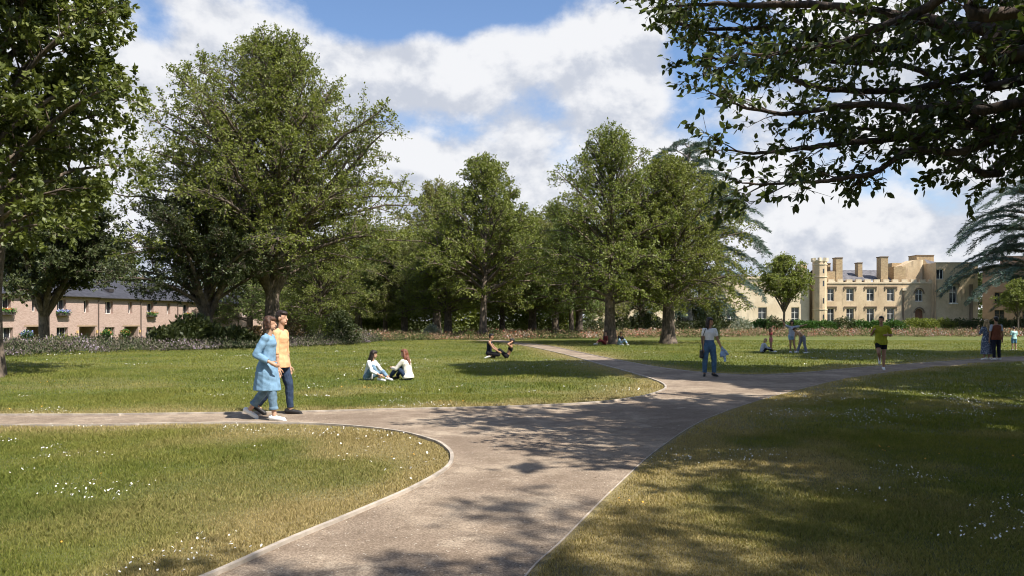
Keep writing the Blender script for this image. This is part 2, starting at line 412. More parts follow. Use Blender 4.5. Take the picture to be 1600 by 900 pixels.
st = t.math('MULTIPLY', t.math('LESS_THAN', vo.outputs['Distance'], .17), t.math('GREATER_THAN', t.noise(p, 9, 2), .55))
c = t.mix(t.math('MULTIPLY', st, .7), c, (.6, .54, .46, 1))
t.l.new(c, b.inputs['Base Color']); b.inputs['Roughness'].default_value = .93; b.inputs['Specular IOR Level'].default_value = .15
bump(t, b, t.math('ADD', n3, t.math('MULTIPLY', st, .6)), .6, .012)
pts3 = [Vector((q[0], q[1], 0)) for q in PATH]
tris = tessellate_polygon([pts3])
me = bpy.data.meshes.new('path')
me.from_pydata([(q[0], q[1], .005) for q in PATH], [], [tuple(f) for f in tris])
bm = bmesh.new(); bm.from_mesh(me); bmesh.ops.recalc_face_normals(bm, faces=bm.faces[:])
if sum(f.normal.z for f in bm.faces) < 0: bmesh.ops.reverse_faces(bm, faces=bm.faces[:])
bm.to_mesh(me); bm.free(); me.materials.append(m)
o = link(bpy.data.objects.new('path', me)); tag(o, kind='structure')
# concrete edging set along the lawns
EDGEM = mat_simple('concrete_edging', (.40, .345, .29), .85, .25, 5, .3)
def edging(name, E, wd, h, side, label):
    P = E; n = len(P); tg = np.gradient(P, axis=0); tg /= np.linalg.norm(tg, axis=1)[:, None]; nr = np.stack([-tg[:, 1], tg[:, 0]], 1)*side
    V = []; 
    for q, nn in zip(P, nr):
        a = q; c_ = q+nn*wd
        V += [(a[0], a[1], -.05), (a[0], a[1], h), (c_[0], c_[1], h), (c_[0], c_[1], -.05)]
    Fc = []
    for i in range(n-1):
        b0 = i*4; b1 = b0+4
        for k in range(3): Fc.append((b0+k, b0+k+1, b1+k+1, b1+k))
    me = bpy.data.meshes.new(name); me.from_pydata(V, [], Fc)
    bm = bmesh.new(); bm.from_mesh(me); bmesh.ops.recalc_face_normals(bm, faces=bm.faces[:]); bm.to_mesh(me); bm.free()
    me.materials.append(EDGEM); o = link(bpy.data.objects.new(name, me)); tag(o, label, 'path edging', kind='structure'); return o
edging('path_edging', EA, .05, .035, 1, 'thin pale concrete edging round the middle lawn')
edging('path_edging', ED, .042, .034, 1, 'pale concrete edging curving round the near left lawn')
edging('path_edging', EB, .05, .03, 1, 'thin pale edging along the far lawn beyond the path')
edging('path_edging', EC, .012, .008, 1, 'thin worn edging along the shaded right lawn')

# grass blades
rng = np.random.default_rng(7)
def scatter_wedge(n, y0, y1, k=.76, off=0.9):
    # uniform per area in the view wedge, a little wider than the frame
    u = rng.random(n); a = k/2; F_ = lambda y: a*y*y+off*y
    tot = F_(y1)-F_(y0); q = F_(y0)+u*tot
    y = (-off+np.sqrt(off*off+4*a*q))/(2*a)
    x = (rng.random(n)*2-1)*(k*y+off)
    return x, y
BX = []; BY = []; BS = []
for y0, y1, dens, hs in ((4.2, 7, 6500, .8), (7, 11, 3200, .95), (11, 17, 1200, 1.1), (17, 27, 330, 1.3), (27, 42, 110, 1.4), (42, 62, 45, 1.5)):
    area = 2*(.76/2*(y1*y1-y0*y0)+.9*(y1-y0)); n = int(area*dens)
    x, y = scatter_wedge(n, y0, y1); BX.append(x); BY.append(y); BS.append(np.full(n, hs)*(1 if y0 < 11 else 1)*np.ones(n)*1.0+1j*(.0012+.00034*(y0+y1)/2))
x = np.concatenate(BX); y = np.concatenate(BY); s_ = np.concatenate(BS)
keep = ~inpoly(x, y, PATH); x = x[keep]; y = y[keep]; s_ = s_[keep]
pd = pathdist(x, y)
keep = pd > .055*rng.random(len(x))+.03; x = x[keep]; y = y[keep]; s_ = s_[keep]; pd = pd[keep]
hs = s_.real; wd = s_.imag*(.7+.6*rng.random(len(x)))
dr = dryness(x, y); dr = np.clip(dr*1.25+(rng.random(len(x))-.5)*.9*(.15+dr), 0, 1)
dr = np.where(rng.random(len(x)) < .04, .7, dr)
n = len(x); clump = vnoise(x, y, .35, 21)
h = (.016+.036*clump**1.5+.03*sst(vnoise(x, y, 1.1, 77), .6, .9)+.016*rng.random(n))*.86*hs*np.where(dr > .5, .8, 1.0)*np.clip(pd/.25+.45, 0, 1)
az_ = rng.random(n)*2*np.pi; ln = h*(.15+.6*rng.random(n)); la = rng.random(n)*2*np.pi
dx, dy = np.cos(az_)*wd, np.sin(az_)*wd; zz = ground(x, y)
B0 = np.stack([x-dx, y-dy, zz-.004], 1); B1 = np.stack([x+dx, y+dy, zz-.004], 1)
M0 = np.stack([x+dx*.7+np.cos(la)*ln*.3, y+dy*.7+np.sin(la)*ln*.3, zz+h*.6], 1)
TP = np.stack([x+np.cos(la)*ln, y+np.sin(la)*ln, zz+h], 1)
V = np.stack([B0, B1, M0, TP], 1).reshape(-1, 3); i4 = np.arange(n)*4
tint = np.repeat(np.clip(rng.random(n)*.7+.3*clump, 0, 1), 4)
o = mesh_np('grass', V, [np.stack([i4, i4+1, i4+2, i4+3], 1)], BLADE, attrs={'tint': tint, 'dry': np.repeat(dr, 4)})
tag(o, 'short lawn grass blades, green with worn straw patches beside the path', 'grass', kind='stuff')

# daisies and small yellow flowers, in loose drifts
def flowers(name, n, ymax, th, seed, col, label, rad=.0068, sc=1.0, centre=None, fn=None):
    x, y = scatter_wedge(n, 4.4, ymax)
    d = vnoise(x, y*1.6, 1.6*sc, seed)*.6+vnoise(x, y, .5, seed+1)*.4
    if fn is not None: d = d+fn(x, y)
    k = (d > th) & ~inpoly(x, y, PATH); x = x[k]; y = y[k]; k = pathdist(x, y) > .12; x = x[k]; y = y[k]; n = len(x)
    k = rng.random(n) < .75; x = x[k]; y = y[k]; n = len(x)
    x += rng.normal(0, .05, n); y += rng.normal(0, .05, n)
    z = .02+.04*rng.random(n)+ground(x, y)+.012*sst(y, 8, 20); r = rad*(.7+.6*rng.random(n))*(1+.018*y)
    tl = rng.normal(0, .5, (n, 2)); K = 6; V = []
    for i in range(K):
        a = 2*math.pi*i/K+rng.random(n)*.3
        V.append(np.stack([x+np.cos(a)*r, y+np.sin(a)*r, z+(np.cos(a)*tl[:, 0]+np.sin(a)*tl[:, 1])*r+.002], 1))
    V.append(np.stack([x, y, z+.0], 1)); V = np.stack(V, 1).reshape(-1, 3); b0 = np.arange(n)*(K+1)
    Fs = np.concatenate([np.stack([b0+K, b0+i, b0+(i+1) % K], 1) for i in range(K)])
    o = mesh_np(name, V, [Fs], col); tag(o, label, 'flowers', kind='stuff'); return o
PET = mat_simple('white_petal', (.80, .78, .74), .6, .05); PETY = mat_simple('orange_petal', (.85, .42, .06), .6, .2)
def rightish(x, y):
    return np.where(x > 1.2, .09*np.clip(y/14, 0, 1)+.14*np.exp(-((x-3.2)/1.5)**2-((y-5.9)/1.0)**2), 0)+.10*np.exp(-((x+3.2)/1.5)**2-((y-9.3)/1.1)**2)+.12*np.exp(-((x+6.2)/.8)**2-((y-9.)/.7)**2)
flowers('daisies', 26000, 17, .70, 31, PET, 'small white daisies scattered in drifts over the lawns', fn=rightish)
flowers('daisies', 26000, 40, .74, 41, PET, 'distant drifts of white daisies on the sunny lawns', rad=.010, sc=2.5)
flowers('orange_flowers', 9000, 22, .80, 51, PETY, 'small orange wildflowers in the lawn', rad=.008, sc=.6)

# grit and fallen bits on the path
n = 9000; x, y = scatter_wedge(n, 4.3, 22); k = inpoly(x, y, PATH); x = x[k]; y = y[k]; pdg = pathdist(x, y); k = rng.random(len(x)) < .25+.75*np.exp(-pdg/.35); x = x[k]; y = y[k]; n = len(x)
r = .0035+.006*rng.random(n)**2; a0 = rng.random(n)*6.28; V = []
for i in range(4): V.append(np.stack([x+np.cos(a0+i*1.57)*r*(1+.5*(i % 2)), y+np.sin(a0+i*1.57)*r, np.full(n, .0065)], 1))
V.append(np.stack([x, y, .0065+r*.7], 1)); V = np.stack(V, 1).reshape(-1, 3); b0 = np.arange(n)*5
o = mesh_np('path_grit', V, [np.concatenate([np.stack([b0+i, b0+(i+1) % 4, b0+4], 1) for i in range(4)])], mat_flower('grit', [(0, (.12, .09, .06)), (.4, (.30, .23, .16)), (.75, (.55, .48, .38))]), attrs={'tint': np.repeat(rng.random(n), 5)})
tag(o, 'loose grit and tiny fallen bits along the path', 'grit', kind='stuff')
# ------------------------------------------------------------------ trees
def unit(v): return v/np.maximum(np.linalg.norm(v, axis=-1, keepdims=True), 1e-9)
def tubes_np(polys, rads, k):
    """many polylines (m,3) with radii -> V, quads"""
    Vs = []; Fs = []; b = 0; ang_ = np.arange(k)*2*np.pi/k; ca = np.cos(ang_); sa = np.sin(ang_)
    for P, r in zip(polys, rads):
        P = np.asarray(P, float); m = len(P); t = unit(np.gradient(P, axis=0))
        ref = np.array([0, 0, 1.]) if abs(t[:, 2]).mean() < .85 else np.array([1., 0, 0])
        u = unit(np.cross(t, ref)); q = np.cross(t, u)
        Vs.append((P[:, None]+(u[:, None]*ca[None, :, None]+q[:, None]*sa[None, :, None])*np.asarray(r)[:, None, None]).reshape(-1, 3))
        i = (np.arange(m-1)[:, None]*k+np.arange(k)[None]).ravel(); j = (np.arange(m-1)[:, None]*k+(np.arange(k)[None]+1) % k).ravel()
        Fs.append(np.stack([i, j, j+k, i+k], 1)+b); b += m*k
    return np.concatenate(Vs), np.concatenate(Fs)
def leaves_np(P, D, L, W, rg, six=False, droop=.25):
    """leaf blades at P pointing along D"""
    n = len(P); D = unit(D+np.array([0, 0, -droop])); s = unit(np.cross(D, unit(rg.normal(size=(n, 3))+np.array([0, 0, .9]))))
    nr = unit(np.cross(s, D)); L = L[:, None]; W = W[:, None]
    if six:
        pts = [P, P+D*L*.28+s*W*.85+nr*W*.18, P+D*L*.66+s*W*.72+nr*W*.2, P+D*L, P+D*L*.66-s*W*.72+nr*W*.2, P+D*L*.28-s*W*.85+nr*W*.18]
        V = np.stack(pts, 1).reshape(-1, 3); b = np.arange(n)*6
        return V, np.concatenate([np.stack([b, b+1, b+2, b+3], 1), np.stack([b, b+3, b+4, b+5], 1)]), 6
    pts = [P, P+D*L*.45+s*W+nr*W*.3, P+D*L, P+D*L*.45-s*W+nr*W*.3]
    V = np.stack(pts, 1).reshape(-1, 3); b = np.arange(n)*4
    return V, np.stack([b, b+1, b+2, b+3], 1), 4
def prof_of(pts):
    a = np.array(pts); return lambda t: np.interp(t, a[:, 0], a[:, 1])
def grow(seed, H, base, Rm, prof, nl, tr, leaf, lmul=1.0, fork=0.0, e0=18, e1=72, dens=1.0, spread=1.0, lobes=.16, stop=.92, trunk_to=.9, twist=0.0):
    """returns (branch polylines, radii, sides) and leaf anchors"""
    rg = np.random.default_rng(seed); ph = rg.random(6)*6.28
    def env(z, a):
        return Rm*prof(np.clip(z/H, 0, 1))*(1+lobes*np.sin(3*a+ph[0]+z*.5)+lobes*.7*np.sin(5*a+ph[1]-z*.9)+lobes*.5*np.sin(z*2.1+ph[2]))
    B = []; m = 12; zt = np.linspace(-.3, H*trunk_to, m); wob = np.cumsum(rg.normal(0, .012*H/m*3, (m, 2)), 0); wob[:3] *= .2
    wob -= wob[0]
    TR = np.concatenate([wob, zt[:, None]], 1); tt = np.linspace(0, 1, m)
    rr = tr*(1-tt)**.8*.92+tr*.04; rr[0] *= 1.55; rr[1] *= 1.08
    B.append((TR, rr, 9))
    tp = lambda z: np.array([np.interp(z, zt, TR[:, 0]), np.interp(z, zt, TR[:, 1]), z])
    A = []; AD = []
    ex = []
    for i in range(nl):
        t = (i+.5*rg.random())/nl; z0 = base+(H*.86-base)*t**1.15; a = i*2.39996+rg.normal(0, .25)+twist
        if fork and i < 7: z0 = base*fork+base*.25*rg.random()
        e = R(e0+(e1-e0)*t**.8+rg.normal(0, 6)); 
        if fork and i < 7: e = R(48+18*rg.random())
        d = np.array([math.cos(a)*math.cos(e), math.sin(a)*math.cos(e), math.sin(e)]); p0 = tp(z0)
        L = .3
        while L < H:
            q = p0+d*L
            if q[2] > H*.985 or math.hypot(q[0], q[1]) > env(q[2], a): break
            L += .25
        L = max(L*(.86+.16*rg.random()), .8)
        mm = max(5, int(L/.8)); s = np.linspace(0, 1, mm)
        P = p0+d*L*s[:, None]; P[:, 2] += L*.10*np.sin(s*math.pi)-.02*L*s**2
        P += np.cumsum(rg.normal(0, .035*L/mm**.5, (mm, 3)), 0)*(s[:, None])
        r0 = min(tr*.55, .019*L+.025)*(.75 if not fork or i >= 7 else 1.15)
        B.append((P, r0*(1-s)**.9+.012, 6))
        n2 = int(L/.42*dens)+3
        for j in range(n2):
            sj = .18+.80*(j+rg.random())/n2; k = sj*(mm-1); k0 = int(min(k, mm-2)); pj = P[k0]+(P[k0+1]-P[k0])*(k-k0)
            dl = unit(P[k0+1]-P[k0]); ra = rg.random()*6.28
            u = unit(np.cross(dl, [0, 0, 1.])); v = np.cross(u, dl)
            sd = u*math.cos(ra)*1.0+v*math.sin(ra)*.75
            d2 = unit(dl*.55+sd+np.array([0, 0, .22])); l2 = (.30*L*(1.12-sj)+.55)*(.7+.6*rg.random())*spread
            q = pj+d2*l2; rad = math.hypot(q[0], q[1]); E = env(q[2], math.atan2(q[1], q[0]))*1.05+.2
            if rad > E: l2 *= max(.3, 1-(rad-E)/max(l2, .1))
            s4 = np.linspace(0, 1, 4); P2 = pj+d2*l2*s4[:, None]; P2[:, 2] += .08*l2*np.sin(s4*3.14); P2[1:] += rg.normal(0, .04*l2, (3, 3))
            B.append((P2, (.006+.012*l2)*(1-s4*.8), 4))
            n3 = int(l2/.17)+3; s3 = (.15+.85*(np.arange(n3)+rg.random(n3))/n3)
            kk = s3*3; k1 = np.minimum(kk.astype(int), 2); p3 = P2[k1]+(P2[k1+1]-P2[k1])*(kk-k1)[:, None]
            d3 = unit(d2*.6+unit(rg.normal(size=(n3, 3)))*.95+np.array([0, 0, .15])); l3 = (.22+.38*rg.random(n3))*(1.15-.5*s3)
            A.append(np.concatenate([p3, p3+d3*l3[:, None]], 1))
        ex.append(P[-1])
    A = np.concatenate(A)
    return B, A, rg
def fin_tree(name, B, A, rg, nleaf, leaf, bark, leafm, parent, six=False, wr=.30, droop=.25, twigs=True, lobe=None):
    sides = sorted(set(b[2] for b in B)); V = []; Fq = []; off = 0
    for k in sides:
        v, f = tubes_np([b[0] for b in B if b[2] == k], [b[1] for b in B if b[2] == k], k); V.append(v); Fq.append(f+off); off += len(v)
    if twigs:
        n = len(A); a, b = A[:, :3], A[:, 3:]; d = unit(b-a); u = unit(np.cross(d, [0.02, .03, 1.])); q = np.cross(d, u); r = .0065 if not six else .004
        T_ = [a+(u*math.cos(x)+q*math.sin(x))*r for x in (0, 2.1, 4.2)]+[b+(u*math.cos(x)+q*math.sin(x))*r*.4 for x in (0, 2.1, 4.2)]
        V.append(np.stack(T_, 1).reshape(-1, 3)); i = np.arange(n)*6+off
        Fq.append(np.concatenate([np.stack([i+k, i+(k+1) % 3, i+3+(k+1) % 3, i+3+k], 1) for k in range(3)])); off += 6*n
    tro = mesh_np('trunk', np.concatenate(V), [np.concatenate(Fq)], bark, parent, smooth=True)
    n = len(A); m = np.maximum(1, rg.poisson(nleaf, n)); idx = np.repeat(np.arange(n), m); N = len(idx)
    if hasattr(leaf, '__len__'): leaf = leaf[idx]
    a, b = A[idx, :3], A[idx, 3:]; s = rg.random(N)**.7*1.05; d = unit(b-a)
    P = a+(b-a)*s[:, None]+rg.normal(0, .045 if not six else .02, (N, 3))
    D = unit(d*.6+unit(rg.normal(size=(N, 3)))); L = leaf*(.65+.6*rg.random(N)); W = L*wr
    Vl, Fl, k = leaves_np(P, D, L, W, rg, six, droop)
    tw = rg.random(n)[idx]; tint = np.clip(.55*tw+.45*rg.random(N), 0, 1)
    cro = mesh_np('crown', Vl, [Fl], leafm, parent, attrs={'tint': np.repeat(tint, k)})
    return tro, cro, N
OVATE = prof_of([(0, .0), (.14, .35), (.22, .78), (.34, 1.0), (.48, .97), (.62, .80), (.76, .56), (.88, .30), (.96, .12), (1.0, .03)])
ROUND = prof_of([(0, 0), (.12, .45), (.2, .85), (.35, 1.0), (.55, 1.0), (.72, .85), (.86, .58), (.95, .30), (1, .05)])
NLEAF = 0
def broadleaf(name, loc, label, seed, H, base, Rm, prof, nl, tr, leaf, nleaf, bark=BARK, lm=LEAF_A, group=None, rz=0.0, six=False, **kw):
    global NLEAF
    e = empty(name, loc, rz, label, 'tree', group)
    B, A, rg = grow(seed, H, base, Rm, prof, nl, tr, leaf, **kw)
    t_, c_, N = fin_tree(name, B, A, rg, nleaf, leaf, bark, lm, e, six); NLEAF += N
    return e
def G3(x, y, dz=0.0): return (x, y, GZ(x, y)+dz)

BIGP = prof_of([(0, 0), (.09, .4), (.14, .78), (.25, .98), (.48, 1), (.68, .78), (.84, .5), (.93, .22), (1, .03)])
big = broadleaf('broadleaf_tree', G3(-15.0, 48), 'tallest broad oval tree in leaf, centre left, behind the walking couple', 11, 20.0, 3.1, 9.7, BIGP, 84, .50, .16, 5.2, fork=.95, e0=-4, lobes=.08)
nearl = broadleaf('broadleaf_tree', (-15.05, 22.2, 0), 'large near tree cut off by the left photo edge, sunlit bark at its foot', 23, 16, 3.9, 4.1,
                  prof_of([(0, 0), (.2, .45), (.26, .82), (.38, 1.0), (.6, .96), (.8, .75), (1, .2)]), 62, .30, .175, 13, lm=LEAF_D, six=True, e0=8, e1=62, lobes=.08)
darkl = broadleaf('broadleaf_tree', G3(-33.2, 54.5), 'dark twin stemmed tree with a low crown in front of the brick terrace', 37, 13.5, 3.0, 6.2, ROUND, 46, .42, .26, 7.0, lm=LEAF_B, fork=.9, e0=4, lobes=.1)
low3 = broadleaf('broadleaf_tree', G3(-18.2, 46.0), 'small dark spreading tree under the left side of the tallest tree', 41, 9.8, 1.5, 5.6, ROUND, 46, .36, .15, 8, lm=LEAF_B, fork=.9, e0=0, lobes=.15)
mid1 = broadleaf('broadleaf_tree', G3(-2.5, 66.5), 'pointed oval tree at the far end of the path, left of the gap', 53, 16.3, 3.2, 7.4, OVATE, 62, .36, .19, 5.2, e0=-4, lobes=.14)
mid2 = broadleaf('broadleaf_tree', G3(6.65, 52), 'tall pointed tree with two resting people at its trunk', 67, 14.9, 2.7, 6.3, prof_of([(0, 0), (.14, .5), (.22, .85), (.34, 1.0), (.55, .92), (.7, .7), (.85, .36), (1.0, .03)]), 64, .42, .155, 5.6, e0=-4, lobes=.12)
mid3 = broadleaf('broadleaf_tree', G3(10.9, 53.5), 'dense rounded tree in front of the cedar, thick trunk with flared foot', 71, 12.9, 2.6, 6.4, ROUND, 64, .50, .155, 6.0, e0=-2, lobes=.07)
small = broadleaf('small_tree', G3(43.2, 122), 'small round tree standing alone in front of the manor lawn wing', 84, 12.0, 2.9, 4.9, ROUND, 34, .22, .30, 3.6, fork=.9, e0=8, lobes=.22)
# woodland behind: copies of the middle trees, each placed, turned and scaled
WOODS = [  # x, Y, source, scale, rz, label
 (500, 72, mid3, .78, 1.0, 'slim trunked tree just right of the dark round bush'),
 (602, 78, mid1, .72, 2.0, 'left of the two thin trunks by the sunlit gap in the wood'),
 (632, 76, mid3, .80, 4.0, 'right of the two thin trunks by the sunlit gap in the wood'),
 (560, 92, mid3, 1.10, .6, 'rounded tree in the wood behind the dark round bush'),
 (455, 84, mid1, .80, 5.1, 'tree in the wood just right of the walking man'),
 (682, 88, mid2, 1.22, 2.6, 'tall tree in the wood left of the pointed oval tree'),
 (700, 72, mid3, .86, 3.3, 'tree low behind the left side of the pointed oval tree'),
 (785, 80, mid1, .86, 1.4, 'pale trunked tree right behind the pointed oval tree'),
 (832, 76, mid3, .95, 2.2, 'tree in the middle of the wood, left of the light gap'),
 (868, 88, mid2, 1.05, 4.4, 'tree at the back of the wood above the flower border'),
 (893, 70, mid1, .72, 3.6, 'tree with a slim trunk left of the pale flats'),
 (905, 74, mid3, .84, .2, 'tree close to the left wall of the pale flats'),
 (1003, 84, mid2, .95, 5.5, 'tree behind and between the two thick trunks'),
 (390, 96, mid3, 1.0, 2.9, 'tree in the wood behind the end of the brick terrace'),
]
LIGHTC = None
for i, (px, Y, src, s, rz, lab) in enumerate(WOODS):
    X = (px-800)/F*Y
    c_ = copy_tree(src, G3(X, Y), rz, (s, s, s*(.96+.02*(i % 4))), 'broadleaf ' + lab, 'trees of the wood behind the lawn')
    if i % 3:
        for k_ in c_.children:
            if k_.name.startswith('crown'): k_.material_slots[0].link = 'OBJECT'; k_.material_slots[0].material = (LEAF_M, LEAF_Y)[i % 3-1]
# light green trees seen through gaps and behind the terrace roof
lt = broadleaf('broadleaf_tree', G3(-20.5, 112), 'bright light green tree seen through the gap in the wood', 91, 11, 1.2, 5.5, ROUND, 26, .25, .34, 3.6, lm=LEAF_C, e0=10, group='light green trees beyond')
copy_tree(lt, G3(-15.8, 100), 5.0, .62, 'small pale green tree low in the wood between two thin trunks', 'light green trees beyond')
copy_tree(lt, G3(8.8, 98), 3.5, .6, 'small pale green tree at the left corner of the pale flats', 'light green trees beyond')
copy_tree(lt, G3(-57, 106), 1.0, 1.35, 'light green tree rising behind the terrace roof', 'light green trees beyond')
copy_tree(lt, G3(-70, 120), 3.0, 1.3, 'light green tree behind the terrace roof, far left', 'light green trees beyond')
copy_tree(lt, G3(-42, 135), 2.0, 1.3, 'light green tree just beyond the far end of the terrace', 'light green trees beyond')
copy_tree(lt, G3(104, 172), 4.0, 1.1, 'light green tree between the manor and the brown building', 'light green trees beyond')
for i, (px, Y, s, lab) in enumerate([(440, 120, 1.25, 'behind the tallest tree'), (520, 125, 1.2, 'far back, behind the dark round bush'), (680, 118, 1.1, 'far back, left of the pointed oval tree'),
      (740, 122, 1.2, 'far back, behind the pointed oval tree'), (820, 116, 1.15, 'far back, in the middle of the wood'), (880, 124, 1.1, 'far back, left of the pale flats'), (590, 135, 1.2, 'far back, behind the bright gap')]):
    copy_tree(mid3, G3((px-800)/F*Y, Y), i*1.3, s, 'broadleaf tree ' + lab, 'trees of the wood behind the lawn')
copy_tree(small, G3(72.5, 110), 2.0, .62, 'small tree at the right edge, behind the boy', 'small trees')

# cedars: flat drooping tiers of blue-green needles
def cedar(seed, H, Rm, loc, label, bark=BARK_PALE, first=.12, tr=.6, nb=64, nscale=1.0, ns=1.0):
    rg = np.random.default_rng(seed); e = empty('cedar_tree', loc, 0, label, 'cedar tree'); B = []; NP = []; ND = []
    zt = np.linspace(-.3, H*.98, 10); TR = np.stack([np.cumsum(rg.normal(0, .06, 10)), np.cumsum(rg.normal(0, .06, 10)), zt], 1); TR[:2, :2] = 0
    tt = np.linspace(0, 1, 10); r = tr*(1-tt)**.9+.04; r[0] *= 1.4; B.append((TR, r, 9))
    for i in range(nb):
        t = (i+rg.random()*.8)/nb; z0 = H*(first+(.965-first)*t); a = i*2.39996+rg.normal(0, .3)
        Rr = Rm*np.interp(t, [0, .15, .45, .8, 1], [.55, .95, .9, .50, .22])*(.7+.45*rg.random()); mm = 9; s = np.linspace(0, 1, mm)
        hd = np.array([math.cos(a), math.sin(a), 0]); p0 = np.array([np.interp(z0, zt, TR[:, 0]), np.interp(z0, zt, TR[:, 1]), z0])
        rise = .30*Rr*(.5+.8*t)
        P = p0+hd*Rr*s[:, None]; P[:, 2] += rise*np.sin(s*2.0)-.36*Rr*s**2.4*(1.1-.5*t); P[:, :2] += np.cumsum(rg.normal(0, .03*Rr, (mm, 2)), 0)*s[:, None]
        B.append((P, (.018*Rr+.02)*(1-s)+.008, 5)); sp = np.array([-hd[1], hd[0], 0])
        n2 = int(Rr*4.2)+5
        for j in range(n2):
            sj = .22+.78*(j+rg.random())/n2; k = sj*(mm-1); k0 = int(min(k, mm-2)); pj = P[k0]+(P[k0+1]-P[k0])*(k-k0); dl = unit(P[k0+1]-P[k0])
            sg = 1 if j % 2 else -1; d2 = unit(dl*.85+sp*sg*(.35+.7*rg.random())+np.array([0, 0, rg.normal(.02, .12)])); l2 = (.20*Rr*(1.25-sj)+.5)*(.6+.7*rg.random())
            s4 = np.linspace(0, 1, 5); P2 = pj+d2*l2*s4[:, None]; P2[:, 2] -= .16*l2*s4**2; P2[1:] += rg.normal(0, .05*l2, (4, 3))
            B.append((P2, .02*(1-s4*.8), 3)); nn = int(l2*34*nscale)+8; u = rg.random(nn)*1.0; kk = u*4; k1 = np.minimum(kk.astype(int), 3)
            NP.append(P2[k1]+(P2[k1+1]-P2[k1])*(kk-k1)[:, None]+rg.normal(0, .03, (nn, 3))); dd = unit(P2[k1+1]-P2[k1])
            s2 = unit(np.cross(dd, [0, 0, 1.])); sgn = np.where(rg.random(nn) < .5, -1, 1)[:, None]
            ND.append(unit(dd*.7+s2*sgn*(.3+.8*rg.random((nn, 1)))+np.array([0, 0, 1.])*rg.normal(.05, .22, (nn, 1))))
    V = []; Fq = []; off = 0
    for k in sorted(set(b[2] for b in B)):
        v, f = tubes_np([b[0] for b in B if b[2] == k], [b[1] for b in B if b[2] == k], k); V.append(v); Fq.append(f+off); off += len(v)
    mesh_np('trunk', np.concatenate(V), [np.concatenate(Fq)], bark, e, smooth=True)
    P = np.concatenate(NP); D = np.concatenate(ND); n = len(P); L = (.30+.32*rg.random(n))*ns; W = L*.065
    Vl, Fl, k = leaves_np(P, D, L, W, rg, False, .05)
    mesh_np('crown', Vl, [Fl], NEEDLE, e, attrs={'tint': np.repeat(rg.random(n), k)})
    return e
cedar(5, 26.0, 12.5, G3(23.6, 103), 'tall blue green cedar with a pale trunk, behind the dense rounded tree', nb=70)
cedar(8, 31, 16.5, (89, 126, 0), 'blue green cedar with drooping tiers at the right edge, before the manor', first=.16, nb=84, bark=BARK, ns=.85, nscale=1.0)
